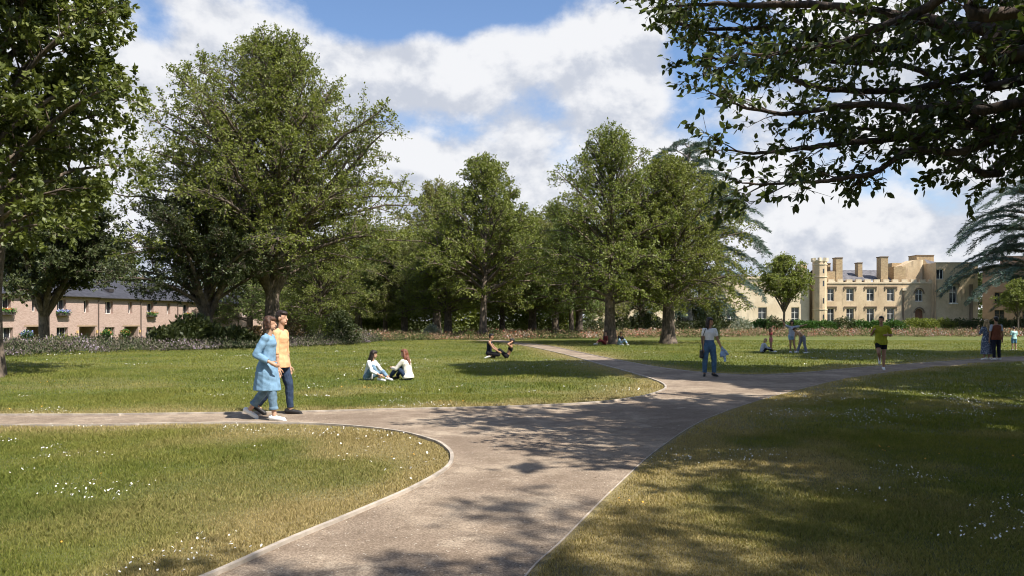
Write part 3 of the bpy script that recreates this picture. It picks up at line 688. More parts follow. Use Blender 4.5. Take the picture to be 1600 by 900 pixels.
# ---- the overhanging foreground tree: hand-laid low limbs plus a full crown above
TX, TY = 13.1, 6.4
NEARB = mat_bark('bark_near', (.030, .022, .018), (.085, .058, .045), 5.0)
def overhang():
    e = empty('overhanging_tree', (TX, TY, 0), 0, 'near tree whose leafy dark boughs hang into the upper right of the photo', 'tree')
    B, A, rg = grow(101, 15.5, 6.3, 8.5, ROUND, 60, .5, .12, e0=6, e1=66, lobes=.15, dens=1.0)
    B = [b for b in B]; AL = [A]
    limbs = [  # start height on trunk, points (px, py, depth)
     (4.6, .10, [(1600, 68, 9.2), (1557, 49, 9.4), (1469, 54, 9.6), (1400, 76, 9.8), (1322, 73, 10), (1254, 56, 10.1), (1200, 44, 10.2), (1110, 42, 10.3), (1050, 30, 10.3)]),
     (4.2, .12, [(1600, 85, 8.2), (1560, 50, 8.3), (1500, 40, 8.5), (1400, 20, 8.8), (1280, 6, 9.2), (1150, 8, 9.6), (1040, 12, 9.9)]),
     (4.0, .07, [(1600, 130, 8.8), (1540, 118, 9.0), (1450, 138, 9.3), (1380, 146, 9.6), (1300, 142, 9.8), (1220, 120, 10), (1150, 100, 10.1), (1100, 88, 10.2)]),
     (3.9, .07, [(1600, 160, 8.0), (1520, 165, 8.3), (1440, 176, 8.6), (1340, 172, 9.0), (1250, 180, 9.3), (1180, 175, 9.4), (1130, 165, 9.5)]),
     (3.7, .065, [(1600, 183, 8.6), (1530, 190, 8.8), (1449, 210, 9.0), (1322, 225, 9.2), (1259, 230, 9.3), (1200, 235, 9.4), (1140, 228, 9.5)]),
     (3.6, .055, [(1600, 208, 8.3), (1540, 226, 8.4), (1493, 240, 8.5), (1420, 233, 8.6), (1361, 264, 8.7), (1293, 275, 8.8), (1230, 279, 8.8), (1160, 281, 8.9)]),
     (3.8, .06, [(1600, 240, 9.6), (1560, 268, 9.7), (1520, 262, 9.7), (1480, 246, 9.8), (1420, 222, 9.9), (1360, 205, 10), (1290, 200, 10.1)]),
     (4.6, .08, [(1600, 20, 7.0), (1520, -10, 7.2), (1420, 30, 7.5), (1330, 62, 7.9), (1240, 80, 8.2), (1170, 82, 8.5)]),
     (4.0, .06, [(1600, 205, 10.5), (1500, 150, 10.6), (1420, 112, 10.8), (1330, 105, 11), (1230, 95, 11), (1120, 66, 11), (1040, 48, 11)]),
    ]
    for z0, r0, pts in limbs:
        first = np.array(AT(*pts[0])); tr_ = np.array([TX, TY, z0+1.2]); K = [tr_, tr_*.5+first*.5+np.array([0, 0, .5])]
        K += [np.array(AT(*p)) for p in pts]; P = smooth_curve(K, 6)-np.array([TX, TY, 0]); P += np.cumsum(rg.normal(0, .008, P.shape), 0)
        m = len(P); s = np.linspace(0, 1, m); B.append((P, r0*(1-s)**.75*.9+.008, 8))
        seg = np.linalg.norm(np.diff(P, axis=0), axis=1); cl = np.concatenate([[0], np.cumsum(seg)]); Lt = cl[-1]
        for d_ in np.arange(Lt*.42, Lt, .135):
            if rg.random() < .12: continue
            k0 = int(np.searchsorted(cl, d_)-1); f = (d_-cl[k0])/seg[k0]; pj = P[k0]*(1-f)+P[k0+1]*f; dl = unit(P[k0+1]-P[k0])
            ra = rg.random()*6.28; u = unit(np.cross(dl, [0, 0, 1.])); v = np.cross(u, dl)
            d2 = unit(dl*.85+u*math.cos(ra)+v*math.sin(ra)*.42+np.array([0, 0, .02])); l2 = (.35+.85*rg.random())*(1.15-.55*(d_/Lt))
            s4 = np.linspace(0, 1, 5); P2 = pj+d2*l2*s4[:, None]+np.cumsum(rg.normal(0, .03*l2, (5, 3)), 0)*s4[:, None]; P2[:, 2] -= .06*l2*s4**2
            B.append((P2, (.004+.009*l2)*(1-s4*.8), 4))
            n3 = int(l2/.10)+2; s3 = (.25+.75*(np.arange(n3)+rg.random(n3))/n3); kk = s3*4; k1 = np.minimum(kk.astype(int), 3)
            p3 = P2[k1]+(P2[k1+1]-P2[k1])*(kk-k1)[:, None]
            d3 = unit(d2*.8+unit(rg.normal(size=(n3, 3))*np.array([1, 1, .6]))*.9); l3 = .10+.26*rg.random(n3)
            AL.append(np.concatenate([p3, p3+d3*l3[:, None]], 1))
    up = len(AL[0]); A = np.concatenate(AL)
    lim = AL[0]
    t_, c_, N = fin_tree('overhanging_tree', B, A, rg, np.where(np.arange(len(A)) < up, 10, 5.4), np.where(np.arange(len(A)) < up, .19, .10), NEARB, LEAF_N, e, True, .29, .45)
    return e
overhang()
# tall trees standing to the right of the view: their crowns throw the shade over the right lawn and the path
shade = broadleaf('broadleaf_tree', (24.5, 15.5, 0), 'tall park tree right of the view, nearest of the row shading the right lawn', 131, 22.5, 8.5, 7.6, ROUND, 56, .5, .44, 8.0, lm=LEAF_B, e0=8, group='shade trees right of the view')
copy_tree(shade, (14.8, 17.8, 0), 5.0, (.8, .8, 1.16), 'slender tall park tree just outside the right edge, shading the path fork')
copy_tree(shade, (28.0, 28.5, 0), 1.1, 1.05, 'tall park tree right of the view, farthest of the row shading the right lawn')
copy_tree(shade, (34.0, 12.5, 0), 2.3, 1.0, 'tall park tree right of the view, behind the nearest of the row')
copy_tree(shade, (23.0, 3.0, 0), 3.4, .9, 'tall park tree right of the view, level with the near edge of the lawn')
copy_tree(shade, (38.5, 28.0, 0), 4.4, 1.05, 'tall park tree right of the view, outermost of the row')
copy_tree(big, (14.0, -3.4, 0), 2.9, .95, 'tall park tree right of the viewer, close behind the overhanging tree')
copy_tree(big, (5.6, -4.1, 0), 5.4, .76, 'park tree behind the viewer on the right of the path')
copy_tree(shade, (17.6, -3.0, 0), .9, .9, 'tall park tree right of the viewer, right of the one behind the overhanging tree')
copy_tree(shade, (-21.0, 1.0, 0), 1.7, .9, 'unseen park tree left of the viewer, added to block skylight')  # this and the next two: unseen trees added to cut skylight from back left
copy_tree(shade, (-13.0, -13.0, 0), 2.7, .95, 'unseen park tree behind the viewer on the left, added to block skylight')
copy_tree(shade, (-33.0, 12.0, 0), 3.7, .9, 'unseen park tree on the far left, added to block skylight')
copy_tree(shade, (0.5, -8.5, 0), .4, .62, 'park tree behind the viewer over the path')

# ------------------------------------------------------------------ shrubs, hedges, borders
def blob_leaves(rg, n, rx, ry, h, leaf, wr=.3, upright=0.0, shell=.55, lump=.25):
    a = rg.random(n)*2*np.pi; ct = rg.random(n)**.8; st = np.sqrt(1-ct**2); rr = (shell+(1-shell)*rg.random(n)**.6)
    lm = 1+lump*np.sin(a*3+ct*5+rg.random()*6)+lump*.6*np.sin(a*7-ct*9)
    P = np.stack([np.cos(a)*st*rx*rr*lm, np.sin(a)*st*ry*rr*lm, ct*h*rr*(1+lump*.5*np.sin(a*5))], 1)
    D = unit(np.stack([np.cos(a)*st, np.sin(a)*st, ct*.8], 1)+rg.normal(0, .5, (n, 3))+np.array([0, 0, upright]))
    L = leaf*(.6+.8*rg.random(n)); return leaves_np(P, D, L, L*wr, rg, False, .0 if upright else .2)
def shrub(name, loc, label, seed, rx, ry, h, n, leaf, mat, cat='shrub', group=None, upright=0.0, wr=.3, sphere=False, lump=.22):
    rg = np.random.default_rng(seed); V, Fl, k = blob_leaves(rg, n, rx, ry, h, leaf, wr, upright, lump=lump)
    o = mesh_np(name, V, [Fl], mat, attrs={'tint': np.repeat(rg.random(n), k)}); o.location = loc
    return tag(o, label, cat, group)
def at_px(px, Y): return G3((px-800)/F*Y, Y)
shrub('shrub', at_px(262, 43), 'black green glossy shrub, leftmost of the dark mass on the left border', 1, 1.2, 1.1, 1.15, 2600, .24, LEAF_B, upright=.3)
shrub('shrub', at_px(300, 44), 'tall black green glossy shrub in the middle of the dark mass on the left border', 2, 1.6, 1.2, 1.75, 3200, .26, LEAF_B, upright=.3)
shrub('shrub', at_px(365, 45), 'dark shrub under the small spreading tree on the left border', 3, 1.3, 1.1, 1.15, 2600, .22, LEAF_B, upright=.2)
shrub('shrub', at_px(395, 47), 'loose brownish shrub on the left border beside the walking woman', 4, 1.2, 1.1, 1.2, 1800, .13, LEAF_R)
shrub('shrub', at_px(458, 50), 'bushy rust tinged shrub just right of the walking man', 5, 1.1, 1.1, 1.8, 2200, .11, LEAF_R)
shrub('shrub', at_px(494, 51), 'broad olive green shrub with pinkish tips on the border', 6, 1.3, 1.2, 2.0, 2600, .12, LEAF_A)
shrub('shrub', at_px(532, 52), 'dark round evergreen bush at the right end of the left border', 7, 1.15, 1.1, 2.2, 3600, .14, LEAF_B)
shrub('shrub', at_px(675, 66), 'small silver leaved shrub at the wood edge', 8, .7, .6, 1.25, 900, .14, LEAF_S)
shrub('shrub', at_px(735, 64), 'low pale green mound left of the pointed oval tree', 9, .7, .5, .75, 500, .1, LEAF_C)
shrub('shrub', at_px(773, 65), 'low pale green mound right of the pointed oval tree', 10, .8, .5, .85, 500, .1, LEAF_C)
shrub('shrub', at_px(968, 82), 'dark upright shrub right of the left thick trunk, before the pale flats', 11, 1.2, 1.2, 3.2, 1800, .22, LEAF_B)
shrub('shrub', at_px(1008, 84), 'broad dark shrub before the balcony of the pale flats', 12, 2.5, 1.5, 2.4, 2600, .22, LEAF_B)
shrub('shrub', at_px(1112, 62), 'black spiky shrub standing right behind the head of the woman with the bag', 13, .55, .5, 2.2, 900, .34, LEAF_B, upright=.9, wr=.12)
shrub('shrub', at_px(1160, 96), 'silver grey shrub at the left end of the manor hedge', 14, 1.4, 1.0, 1.9, 1300, .18, LEAF_S)
# low hedge plants before the manor, one after another
hx = [(1190, LEAF_G, 2.6, 1.5, 'fresh green shrub of the manor hedge left of the small tree'), (1206, LEAF_B, 2.0, 2.0, 'dark taller shrub of the manor hedge just left of the small tree'),
      (1243, LEAF_G, 2.8, 1.4, 'fresh green shrub of the manor hedge right of the small tree'), (1268, LEAF_G, 2.4, 1.3, 'fresh green shrub below the octagonal tower'),
      (1290, LEAF_G, 2.4, 1.35, 'fresh green shrub under the first window right of the tower'), (1318, LEAF_B, 2.6, 1.9, 'dark round shrub of the manor hedge left of the runner'),
      (1344, LEAF_G, 1.9, 1.4, 'bright green shrub just left of the runner'), (1366, LEAF_G, 1.9, 1.35, 'bright green shrub behind the head of the runner'),
      (1396, LEAF_G, 2.2, 1.4, 'bright green shrub just right of the runner'), (1428, LEAF_A, 2.2, 1.8, 'olive shrub left of the arched door'),
      (1450, LEAF_A, 2.4, 1.75, 'olive shrub right of the arched door'), (1474, LEAF_A, 2.4, 1.8, 'olive shrub under the tall window of the right wing'),
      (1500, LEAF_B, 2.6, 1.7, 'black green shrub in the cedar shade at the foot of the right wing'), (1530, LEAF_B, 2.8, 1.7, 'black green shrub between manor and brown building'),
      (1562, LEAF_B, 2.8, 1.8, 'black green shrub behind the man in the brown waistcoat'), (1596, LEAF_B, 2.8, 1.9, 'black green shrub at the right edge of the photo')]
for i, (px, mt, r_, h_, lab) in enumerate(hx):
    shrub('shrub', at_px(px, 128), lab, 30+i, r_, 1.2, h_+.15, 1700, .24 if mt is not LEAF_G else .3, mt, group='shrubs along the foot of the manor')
hd = np.random.default_rng(5); n = 9000
def hedge(name, p0, p1, h, th, n, leaf, mat, label, cat='hedge', zf=None):
    rg = hd; u = rg.random(n); face = rg.random(n); p0 = np.array(p0); p1 = np.array(p1); L = np.linalg.norm(p1-p0); t = (p1-p0)/L; q = np.array([-t[1], t[0]])
    off = (rg.random(n)-.5)*th; z = rg.random(n)**.7*h*(.85+.25*vnoise(u*L, u*0, 2.2, 3)); X = p0[0]+t[0]*u*L+q[0]*off; Y = p0[1]+t[1]*u*L+q[1]*off
    P = np.stack([X, Y, z+ground(X, Y)], 1); D = unit(rg.normal(0, 1, (n, 3))+np.array([-q[0]*0, -.4, .5])); Lf = leaf*(.6+.8*rg.random(n))
    V, Fl, k = leaves_np(P, D, Lf, Lf*.32, rg, False, .1); o = mesh_np(name, V, [Fl], mat, attrs={'tint': np.repeat(rg.random(n), k)})
    return tag(o, label, cat)
hedge('hedge', (30, 131), (88, 131), 1.35, 1.2, 14000, .22, LEAF_B, 'long low hedge along the foot of the manor')
hedge('hedge', (-30, 96), (8, 92), 3.6, 3.0, 36000, .28, LEAF_A, 'tall shady hedge under the wood behind the lawn')
hedge('hedge', (24, 112), (31, 113), 5.0, 2.5, 9000, .3, LEAF_B, 'tall dark hedge filling the gap between the pale flats and the manor')
hedge('hedge', (9, 96), (28, 98), 1.6, 2.0, 6000, .24, LEAF_B, 'dark hedge at the foot of the pale flats')

# flower borders: masses nobody could count
FCOL = {}
GRN = (.06, .085, .03); GR2 = (.11, .13, .05)
MEADOW = mat_flower('meadow_flowers', [(0, GRN), (.24, GR2), (.48, (.20, .19, .08)), (.62, (.30, .19, .12)), (.76, (.42, .27, .20)), (.88, (.44, .12, .08)), (.94, (.55, .48, .43))])
LAVEN = mat_flower('lavender_border', [(0, (.035, .05, .025)), (.3, (.08, .095, .045)), (.58, (.13, .115, .085)), (.80, (.20, .155, .17)), (.92, (.30, .24, .32)), (.98, (.45, .38, .45))])
def border(name, front, depth, h, n, mat, label, seed, blade=.18, hv=.6, shift=None):
    rg = np.random.default_rng(seed); Fp = smooth_curve(front, 8); seg = np.linalg.norm(np.diff(Fp, axis=0), axis=1); cl = np.concatenate([[0], np.cumsum(seg)])
    u = rg.random(n)*cl[-1]; X = np.interp(u, cl, Fp[:, 0]); Y = np.interp(u, cl, Fp[:, 1]); tx = np.interp(u, cl, np.gradient(Fp[:, 0])); ty = np.interp(u, cl, np.gradient(Fp[:, 1]))
    Ln = np.hypot(tx, ty); nx_, ny_ = -ty/Ln, tx/Ln; d = rg.random(n)**1.25*depth; X = X+nx_*d; Y = Y+ny_*d
    hh = h*(.35+.65*sst(d, -.3, 1.4))*(1-hv/2+hv*vnoise(X, Y, 1.1, seed))*(.75+.5*rg.random(n)); z = ground(X, Y)
    tn = np.clip(rg.random(n)*.62+.48*vnoise(X, Y, 1.4, seed+2)+(.12 if shift else 0)*(vnoise(X, Y, 3, seed+3)-.5), 0, 1)
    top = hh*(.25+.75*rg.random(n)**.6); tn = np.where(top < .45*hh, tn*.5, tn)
    P = np.stack([X, Y, z+top-blade*.5], 1); D = unit(np.stack([rg.normal(0, .55, n), rg.normal(0, .55, n), np.ones(n)], 1)); Lf = blade*(.6+.8*rg.random(n))
    V, Fl, k = leaves_np(P, D, Lf, Lf*np.where(tn > .6, .30, .17), rg, False, .0)
    o = mesh_np(name, V, [Fl], mat, attrs={'tint': np.repeat(tn, k)}); tag(o, label, 'flower border', kind='stuff'); return o
LF = [(-42, 31), (-30, 33), PX(0, 559), PX(120, 554.5), PX(240, 550), PX(340, 547), PX(420, 545), PX(500, 541.5), PX(560, 538), PX(600, 534), PX(640, 532)]
border('flower_border', LF, 7.0, .62, 95000, LAVEN, 'long border of grey purple lavender and grasses before the brick terrace', 61, .10, .9)
RF = [PX(600, 534.2), PX(660, 532.5), PX(720, 531.6), PX(786, 531.5), PX(850, 530.5), PX(930, 530), PX(1000, 529), PX(1100, 528), PX(1200, 527), PX(1350, 527), PX(1500, 527), PX(1600, 527), (62, 73), (78, 74)]
border('flower_border', RF, 11, .58, 120000, MEADOW, 'long border of pink, red and rust coloured flowers behind the lawns', 62, .125, 1.0, True)
for px, py, r_, h_, mt, lab in [(95, 549, .9, .95, LEAF_A, 'leafy green clump in the lavender at the left edge'), (120, 547, .6, .8, LEAF_G, 'bright low plant in front of the lavender, left'),
                            (135, 541, .8, 1.15, LEAF_C, 'round pale green clump before the terrace porch'), (165, 541, .8, 1.1, LEAF_C, 'round pale green clump under the second hanging basket')]:
    x_, y_ = PX(px, py); shrub('border_plant', G3(x_, y_), lab, int(px), r_, .7, h_, 900, .14, mt, 'plant')
# ------------------------------------------------------------------ buildings
def wall_grid(mb, x0, x1, z0, z1, y0, y1, holes):
    """wall slab y0..y1 with rectangular holes (xa,xb,za,zb): faces front, back, edges and reveals only"""
    X = sorted(set([x0, x1]+[h[0] for h in holes]+[h[1] for h in holes])); Z = sorted(set([z0, z1]+[h[2] for h in holes]+[h[3] for h in holes]))
    X = [v for v in X if x0 <= v <= x1]; Z = [v for v in Z if z0 <= v <= z1]
    def solid(i, j):
        if i < 0 or j < 0 or i >= len(X)-1 or j >= len(Z)-1: return False
        cx, cz = (X[i]+X[i+1])/2, (Z[j]+Z[j+1])/2
        return not any(h[0] < cx < h[1] and h[2] < cz < h[3] for h in holes)
    for i in range(len(X)-1):
        for j in range(len(Z)-1):
            if not solid(i, j): continue
            a, b, c, d = X[i], X[i+1], Z[j], Z[j+1]
            mb.poly([(a, y0, c), (b, y0, c), (b, y0, d), (a, y0, d)]); mb.poly([(a, y1, c), (a, y1, d), (b, y1, d), (b, y1, c)])
            if not solid(i-1, j): mb.poly([(a, y0, c), (a, y0, d), (a, y1, d), (a, y1, c)])
            if not solid(i+1, j): mb.poly([(b, y0, c), (b, y1, c), (b, y1, d), (b, y0, d)])
            if not solid(i, j-1): mb.poly([(a, y0, c), (a, y1, c), (b, y1, c), (b, y0, c)])
            if not solid(i, j+1): mb.poly([(a, y0, d), (b, y0, d), (b, y1, d), (a, y1, d)])
def window(parent, xa, xb, za, zb, y, fr, mull=1, trans=1, fw=.07, glass=GLASS, rec=.22, arch=False, hood=None, hoodm=None, cur=None):
    f = MB(); yf = y+rec
    f.box(xa, xb, yf, yf+.07, zb-fw, zb).box(xa, xb, yf, yf+.07, za, za+fw).box(xa, xa+fw, yf, yf+.07, za+fw, zb-fw).box(xb-fw, xb, yf, yf+.07, za+fw, zb-fw)
    for i in range(mull):
        cx = xa+(xb-xa)*(i+1)/(mull+1); f.box(cx-fw*.45, cx+fw*.45, yf+.005, yf+.06, za+fw, zb-fw)
    for i in range(trans):
        cz = za+(zb-za)*((i+1)/(trans+1) if trans > 1 else .60); f.box(xa+fw, xb-fw, yf+.008, yf+.063, cz-fw*.4, cz+fw*.4)
    w_ = f.build('window', fr, parent)
    g = MB().box(xa+.01, xb-.01, yf+.03, yf+.045, za+.01, zb-.01).build('pane', glass, w_)
    if cur:
        c = MB().box(xa+fw, xa+(xb-xa)*.38, yf+.12, yf+.16, za, zb).build('curtain', cur, w_)
    if hood:
        h = MB(); s = hood
        h.box(xa-s, xb+s, y-.16, y+.02, zb+.22, zb+.40).box(xa-s, xa-s+.16, y-.13, y+.01, zb-.28, zb+.22).box(xb+s-.16, xb+s, y-.13, y+.01, zb-.28, zb+.22)
        h.build('hood_mould', hoodm, w_)
    return w_

# --- terrace of brick houses on the left
CURT = mat_simple('pale_curtain', (.62, .60, .57), .9, .08)
LEADP = mat_simple('brown_drainpipe', (.13, .10, .085), .5, .1)
LINT = mat_simple('buff_lintel', (.36, .26, .18), .9, .12)
DOORM = mat_simple('dark_door', (.05, .04, .035), .5, .2)
LAMPG = mat_simple('amber_lamp_glass', (.70, .48, .20), .3, .1)
def terrace_house():
    W_ = 6.14; e = empty('terraced_house', (0, 0, 0), 0, '', 'house'); wl = MB()
    g1 = (1.0, 2.35, .55, 1.95); dr = (3.75, 5.85, -.5, 2.0); f1 = (1.05, 2.15, 3.35, 4.62); f2 = (4.35, 4.95, 3.40, 4.62)
    wall_grid(wl, 0, W_-.004, -1.5, 5.05, 0, .42, [g1, dr, f1, f2])
    wl.box(0, .3, .424, 8.5, -1.5, 5.05).box(W_-.304, W_-.004, .424, 8.5, -1.5, 5.05).box(.3, W_-.304, 8.2, 8.5, -1.5, 5.05)
    wl.box(3.45, 3.74, .424, 1.7, -1.5, 2.3).box(5.86, 6.1-.27, .424, 1.7, -1.5, 2.3).box(3.45, 5.83, 1.704, 1.9, -1.5, 2.3)
    wl.build('wall', BRICK_P, e)
    MB().box(3.5, 6.10, -.02, .3, 2.0, 2.17).build('lintel', LINT, e)
    d = MB().box(4.2, 5.2, 1.62, 1.70, -.5, 1.9).build('door', DOORM, e); MB().cyl(5.08, 1.6, .95, 1.08, .02).build('handle', WHITE, d)
    for a in (g1, f1, f2): window(e, a[0], a[1], a[2], a[3], 0, WHITE, 0 if a is f2 else 1, 0, .06, rec=.34, cur=CURT)
    rf = MB(); rf.poly([(0, -.28, 5.0), (W_-.003, -.28, 5.0), (W_-.003, 4.2, 7.15), (0, 4.2, 7.15)]).poly([(0, 8.75, 5.0), (0, 4.2, 7.15), (W_-.003, 4.2, 7.15), (W_-.003, 8.75, 5.0)])
    rf.poly([(0, -.28, 4.9), (0, 8.75, 4.9), (W_-.003, 8.75, 4.9), (W_-.003, -.28, 4.9)]).poly([(0, -.28, 4.9), (W_-.003, -.28, 4.9), (W_-.003, -.28, 5.0), (0, -.28, 5.0)])
    rf.poly([(0, -.28, 4.9), (0, -.28, 5.0), (0, 4.2, 7.15), (0, 8.75, 5.0), (0, 8.75, 4.9)]).poly([(W_-.003, -.28, 4.9), (W_-.003, 8.75, 4.9), (W_-.003, 8.75, 5.0), (W_-.003, 4.2, 7.15), (W_-.003, -.28, 5.0)])
    r_ = rf.build('roof', SLATE_D, e)
    MB().box(2.6, 3.3, .9, 2.0, 5.66, 5.98).build('rooflight', IRON, r_)
    MB().tube([(0, -.34, 4.93), (W_-.01, -.34, 4.93)], .07).build('gutter', IRON, e)
    MB().tube([(.06, -.30, 4.9), (.06, -.09, 4.65), (.06, -.09, -1.4)], .05, 8).build('drainpipe', LEADP, e)
    for x in (3.45, 5.99): MB().box(x-.06, x+.06, -.16, -.02, 1.35, 1.62).build('wall_lamp', LAMPG, e)
    return e
HL = ['nearest brick house of the left terrace, mostly behind the trunk at the photo edge', 'brick house of the left terrace with the twin stemmed dark tree before it', 'brick house of the left terrace with a hanging basket by its porch, third along', 
      'brick house of the left terrace left of the dark glossy shrubs', 'brick house of the left terrace behind the dark glossy shrubs', 'brick house of the left terrace behind the small spreading tree', 'farthest brick house of the left terrace, its gable end in view']
th = terrace_house(); ang_h = math.atan2(HE[1], HE[0])
for i in range(-1, 6):
    p = HO+HE*6.14*i
    o = th if i == -1 else copy_tree(th); o.location = (p[0], p[1], -1.0-.04*i); o.rotation_euler = (0, 0, ang_h); o['label'] = HL[i+1]; o['group'] = 'brick houses of the left terrace'
def on_house(i, lx, ly, lz):
    p = HO+HE*6.14*i; c, s = HE; return (p[0]+lx*c-ly*s, p[1]+lx*s+ly*c, -1.0-.04*i+lz)
TROUGH = mat_simple('dark_trough', (.06, .05, .045), .7, .2); BLUEF = mat_flower('blue_pansies', [(0, (.05, .12, .03)), (.42, (.08, .18, .05)), (.62, (.25, .30, .62)), (.88, (.7, .7, .75))])
REDF = mat_flower('red_flowers', [(0, (.05, .13, .03)), (.5, (.10, .22, .05)), (.82, (.55, .16, .08)), (.93, (.7, .35, .12))])
def flower_box(i, lx, lz, w_, mat, label):
    e = empty('window_box', on_house(i, lx, -.24, lz), ang_h, label, 'window box', 'flower boxes and baskets on the terrace')
    MB().box(-w_/2, w_/2, -.16, .16, -.25, 0).build('trough', TROUGH, e)
    rg = np.random.default_rng(int(abs(lx*100)+i*7)); n = 420; P = np.stack([(rg.random(n)-.5)*w_*1.1, (rg.random(n)-.5)*.5, rg.random(n)*.42-.12], 1)
    tn = np.clip(sst(P[:, 2], -.1, .3)*.6+rg.random(n)*.45, 0, 1); L = .12*(.6+.7*rg.random(n)); V, Fl, k = leaves_np(P, unit(rg.normal(size=(n, 3))+[0, 0, .6]), L, L*.4, rg)
    mesh_np('flowers', V, [Fl], mat, e, attrs={'tint': np.repeat(tn, k)})
def basket(i, lx, lz, mat, label):
    e = empty('hanging_basket', on_house(i, lx, -.48, lz), ang_h, label, 'hanging basket', 'flower boxes and baskets on the terrace')
    MB().tube([(0, .48, .62), (0, .1, .62), (0, 0, .55), (0, 0, .3)], .015, 5).build('bracket', IRON, e); MB().cyl(0, 0, -.22, .05, .16, .26, 10).build('pot', TROUGH, e)
    rg = np.random.default_rng(int(lx*100)+i); V, Fl, k = blob_leaves(rg, 520, .48, .4, .42, .14, .3); V = V.copy(); V[:, 2] -= .1
    n = len(Fl); V2, F2, _ = blob_leaves(rg, 380, .42, .36, -.55, .14, .3); V2[:, 2] += .05
    tn = np.concatenate([np.repeat(rg.random(n), k), np.repeat(rg.random(380)*.7, k)])
    mesh_np('flowers', np.concatenate([V, V2]), [np.concatenate([Fl, F2+len(V)])], mat, e, attrs={'tint': tn})
flower_box(0, 1.6, 3.32, 1.3, BLUEF, 'blue flowers in a box under the upper window of the house behind the dark tree')
flower_box(0, 1.7, .50, 1.4, BLUEF, 'blue flowers in a box under the lower window of the house behind the dark tree')
flower_box(-1, 1.6, 3.32, 1.3, REDF, 'orange flowers in a box under the upper window at the left photo edge')
flower_box(2, 1.6, 3.32, 1.3, REDF, 'orange flowers in a box under the upper window left of the dark shrubs')
flower_box(3, 1.6, 3.32, 1.2, REDF, 'flowers in a box under an upper window seen through the small spreading tree')
basket(-1, 3.35, 1.35, BLUEF, 'leafy hanging basket left of the dark twin stemmed tree')
basket(1, .75, 1.35, REDF, 'leafy hanging basket with red flowers by a lower window')
basket(1, 3.35, 1.35, REDF, 'leafy hanging basket by the porch left of the dark shrubs')

# --- manor house, front face parallel to the view at Y = D
D = 140.0; K = D/F
mx = lambda x: (x-800)*K
mz = lambda y: EYE+(500-y)*K
man = empty('manor_house', (mx(1375), D, 0), 0, 'long cream stone manor with battlements, octagonal tower and chimneys', 'manor house')
OX = mx(1375)
def M(name, mat, mb, parent=None, **kw):
    mb.v = [(v[0]-OX, v[1]-D, v[2]) for v in mb.v]; return mb.build(name, mat, parent or man, **kw)
def mwin(xa, xb, ya, yb, y=D, fr=WHITE, **kw):
    n0 = set(bpy.data.objects); wn = window(man, mx(xa)-OX, mx(xb)-OX, mz(yb), mz(ya), y-D, fr, **kw); return wn
def H_(xa, xb, ya, yb): return (mx(xa), mx(xb), mz(yb), mz(ya))
def merlons(mb, xa, xb, zb, zt, y0, y1, w_, g):
    x = xa
    while x < xb-.05: mb.box(x, min(x+w_, xb), y0, y1, zb, zt); x += w_+g
# left wing
lw = MB(); lh = [H_(1138, 1151.5, 480, 506), H_(1187.5, 1201, 480, 506), H_(1239.5, 1252, 480, 506)]
wall_grid(lw, mx(1118), mx(1268), -.3, mz(435), D+1.0, D+1.6, lh); lw.box(mx(1118), mx(1118)+.6, D+1.61, D+12, -.3, mz(435)); lw.box(mx(1118), mx(1268), D+12, D+12.6, -.3, mz(435))
M('wall', STONE_P, lw)
for a in ((1138, 1151.5), (1187.5, 1201), (1239.5, 1252)): mwin(a[0], a[1], 480, 506, D+1.0, trans=2, fw=.09, rec=.3)
cn = MB().box(mx(1117), mx(1268.5), D+.75, D+12.7, mz(435)+.01, mz(433)); cn.box(mx(1117.5), mx(1268), D+.85, D+12.6, mz(433), mz(431.5)); M('cornice', STONE_P, cn)
M('roof', SLATE, MB().poly([(mx(1120), D+1.6, mz(432)), (mx(1268), D+1.6, mz(432)), (mx(1262), D+7, mz(427)), (mx(1124), D+7, mz(427))]).poly([(mx(1120), D+12, mz(432)), (mx(1124), D+7, mz(427)), (mx(1262), D+7, mz(427)), (mx(1268), D+12, mz(432))]))
# stepped blocks left of the tower
st = MB().box(mx(1257.5), mx(1268), D+2, D+6, mz(436), mz(421)).box(mx(1258), mx(1262), D+2.1, D+5, mz(421), mz(410.5)).box(mx(1264.5), mx(1268), D+2.1, D+5, mz(421), mz(412)).box(mx(1255), mx(1270), D+1.9, D+6, mz(436), mz(432))
M('stair_block', STONE, st)
# main block
up = [(1292.8, 1303.5), (1322.5, 1334.3), (1354.2, 1366), (1386, 1397.8)]
holes = [H_(a, b, 451, 470.5) for a, b in up]+[H_(a, b, 482, 503) for a, b in up]+[H_(1430, 1442, 452, 471), H_(1429.8, 1442.5, 482.5, 516)]
mw = MB(); wall_grid(mw, mx(1283), mx(1459.6), -.3, mz(443), D, D+.6, holes); mw.box(mx(1283), mx(1283)+.5, D+.61, D+14, -.3, mz(443)).box(mx(1283), mx(1455), D+14, D+14.5, -.3, mz(438))
# arch spandrels
for xa, xb, yt, ysp in ((1430, 1442, 452, 459), (1429.8, 1442.5, 482.5, 489)):
    a, b, zt, zs = mx(xa), mx(xb), mz(yt), mz(ysp); c = (a+b)/2; L_ = [(a, zt)]; Rr = [(b, zt)]
    for s_ in (-1, 1):
        pts = [((c+s_*(b-a)/2*math.cos(k*math.pi/12)), zs+(zt-zs)*math.sin(k*math.pi/12)**.9) for k in range(7)]
        pl = pts+[(c+s_*(b-a)/2, zt)]; pl = pl if s_ > 0 else list(reversed(pl)); mw.prism(pl, D+.02, D+.55)
M('wall', STONE, mw)
for a, b in up:
    mwin(a, b, 451, 470.5, mull=1, trans=1, fw=.10, hood=.45, hoodm=STONE_D, rec=.28); mwin(a, b, 482, 503, mull=1, trans=1, fw=.10, hood=.45, hoodm=STONE_D, rec=.28)
mwin(1430, 1442, 452, 471, mull=1, trans=1, fw=.12, rec=.2)
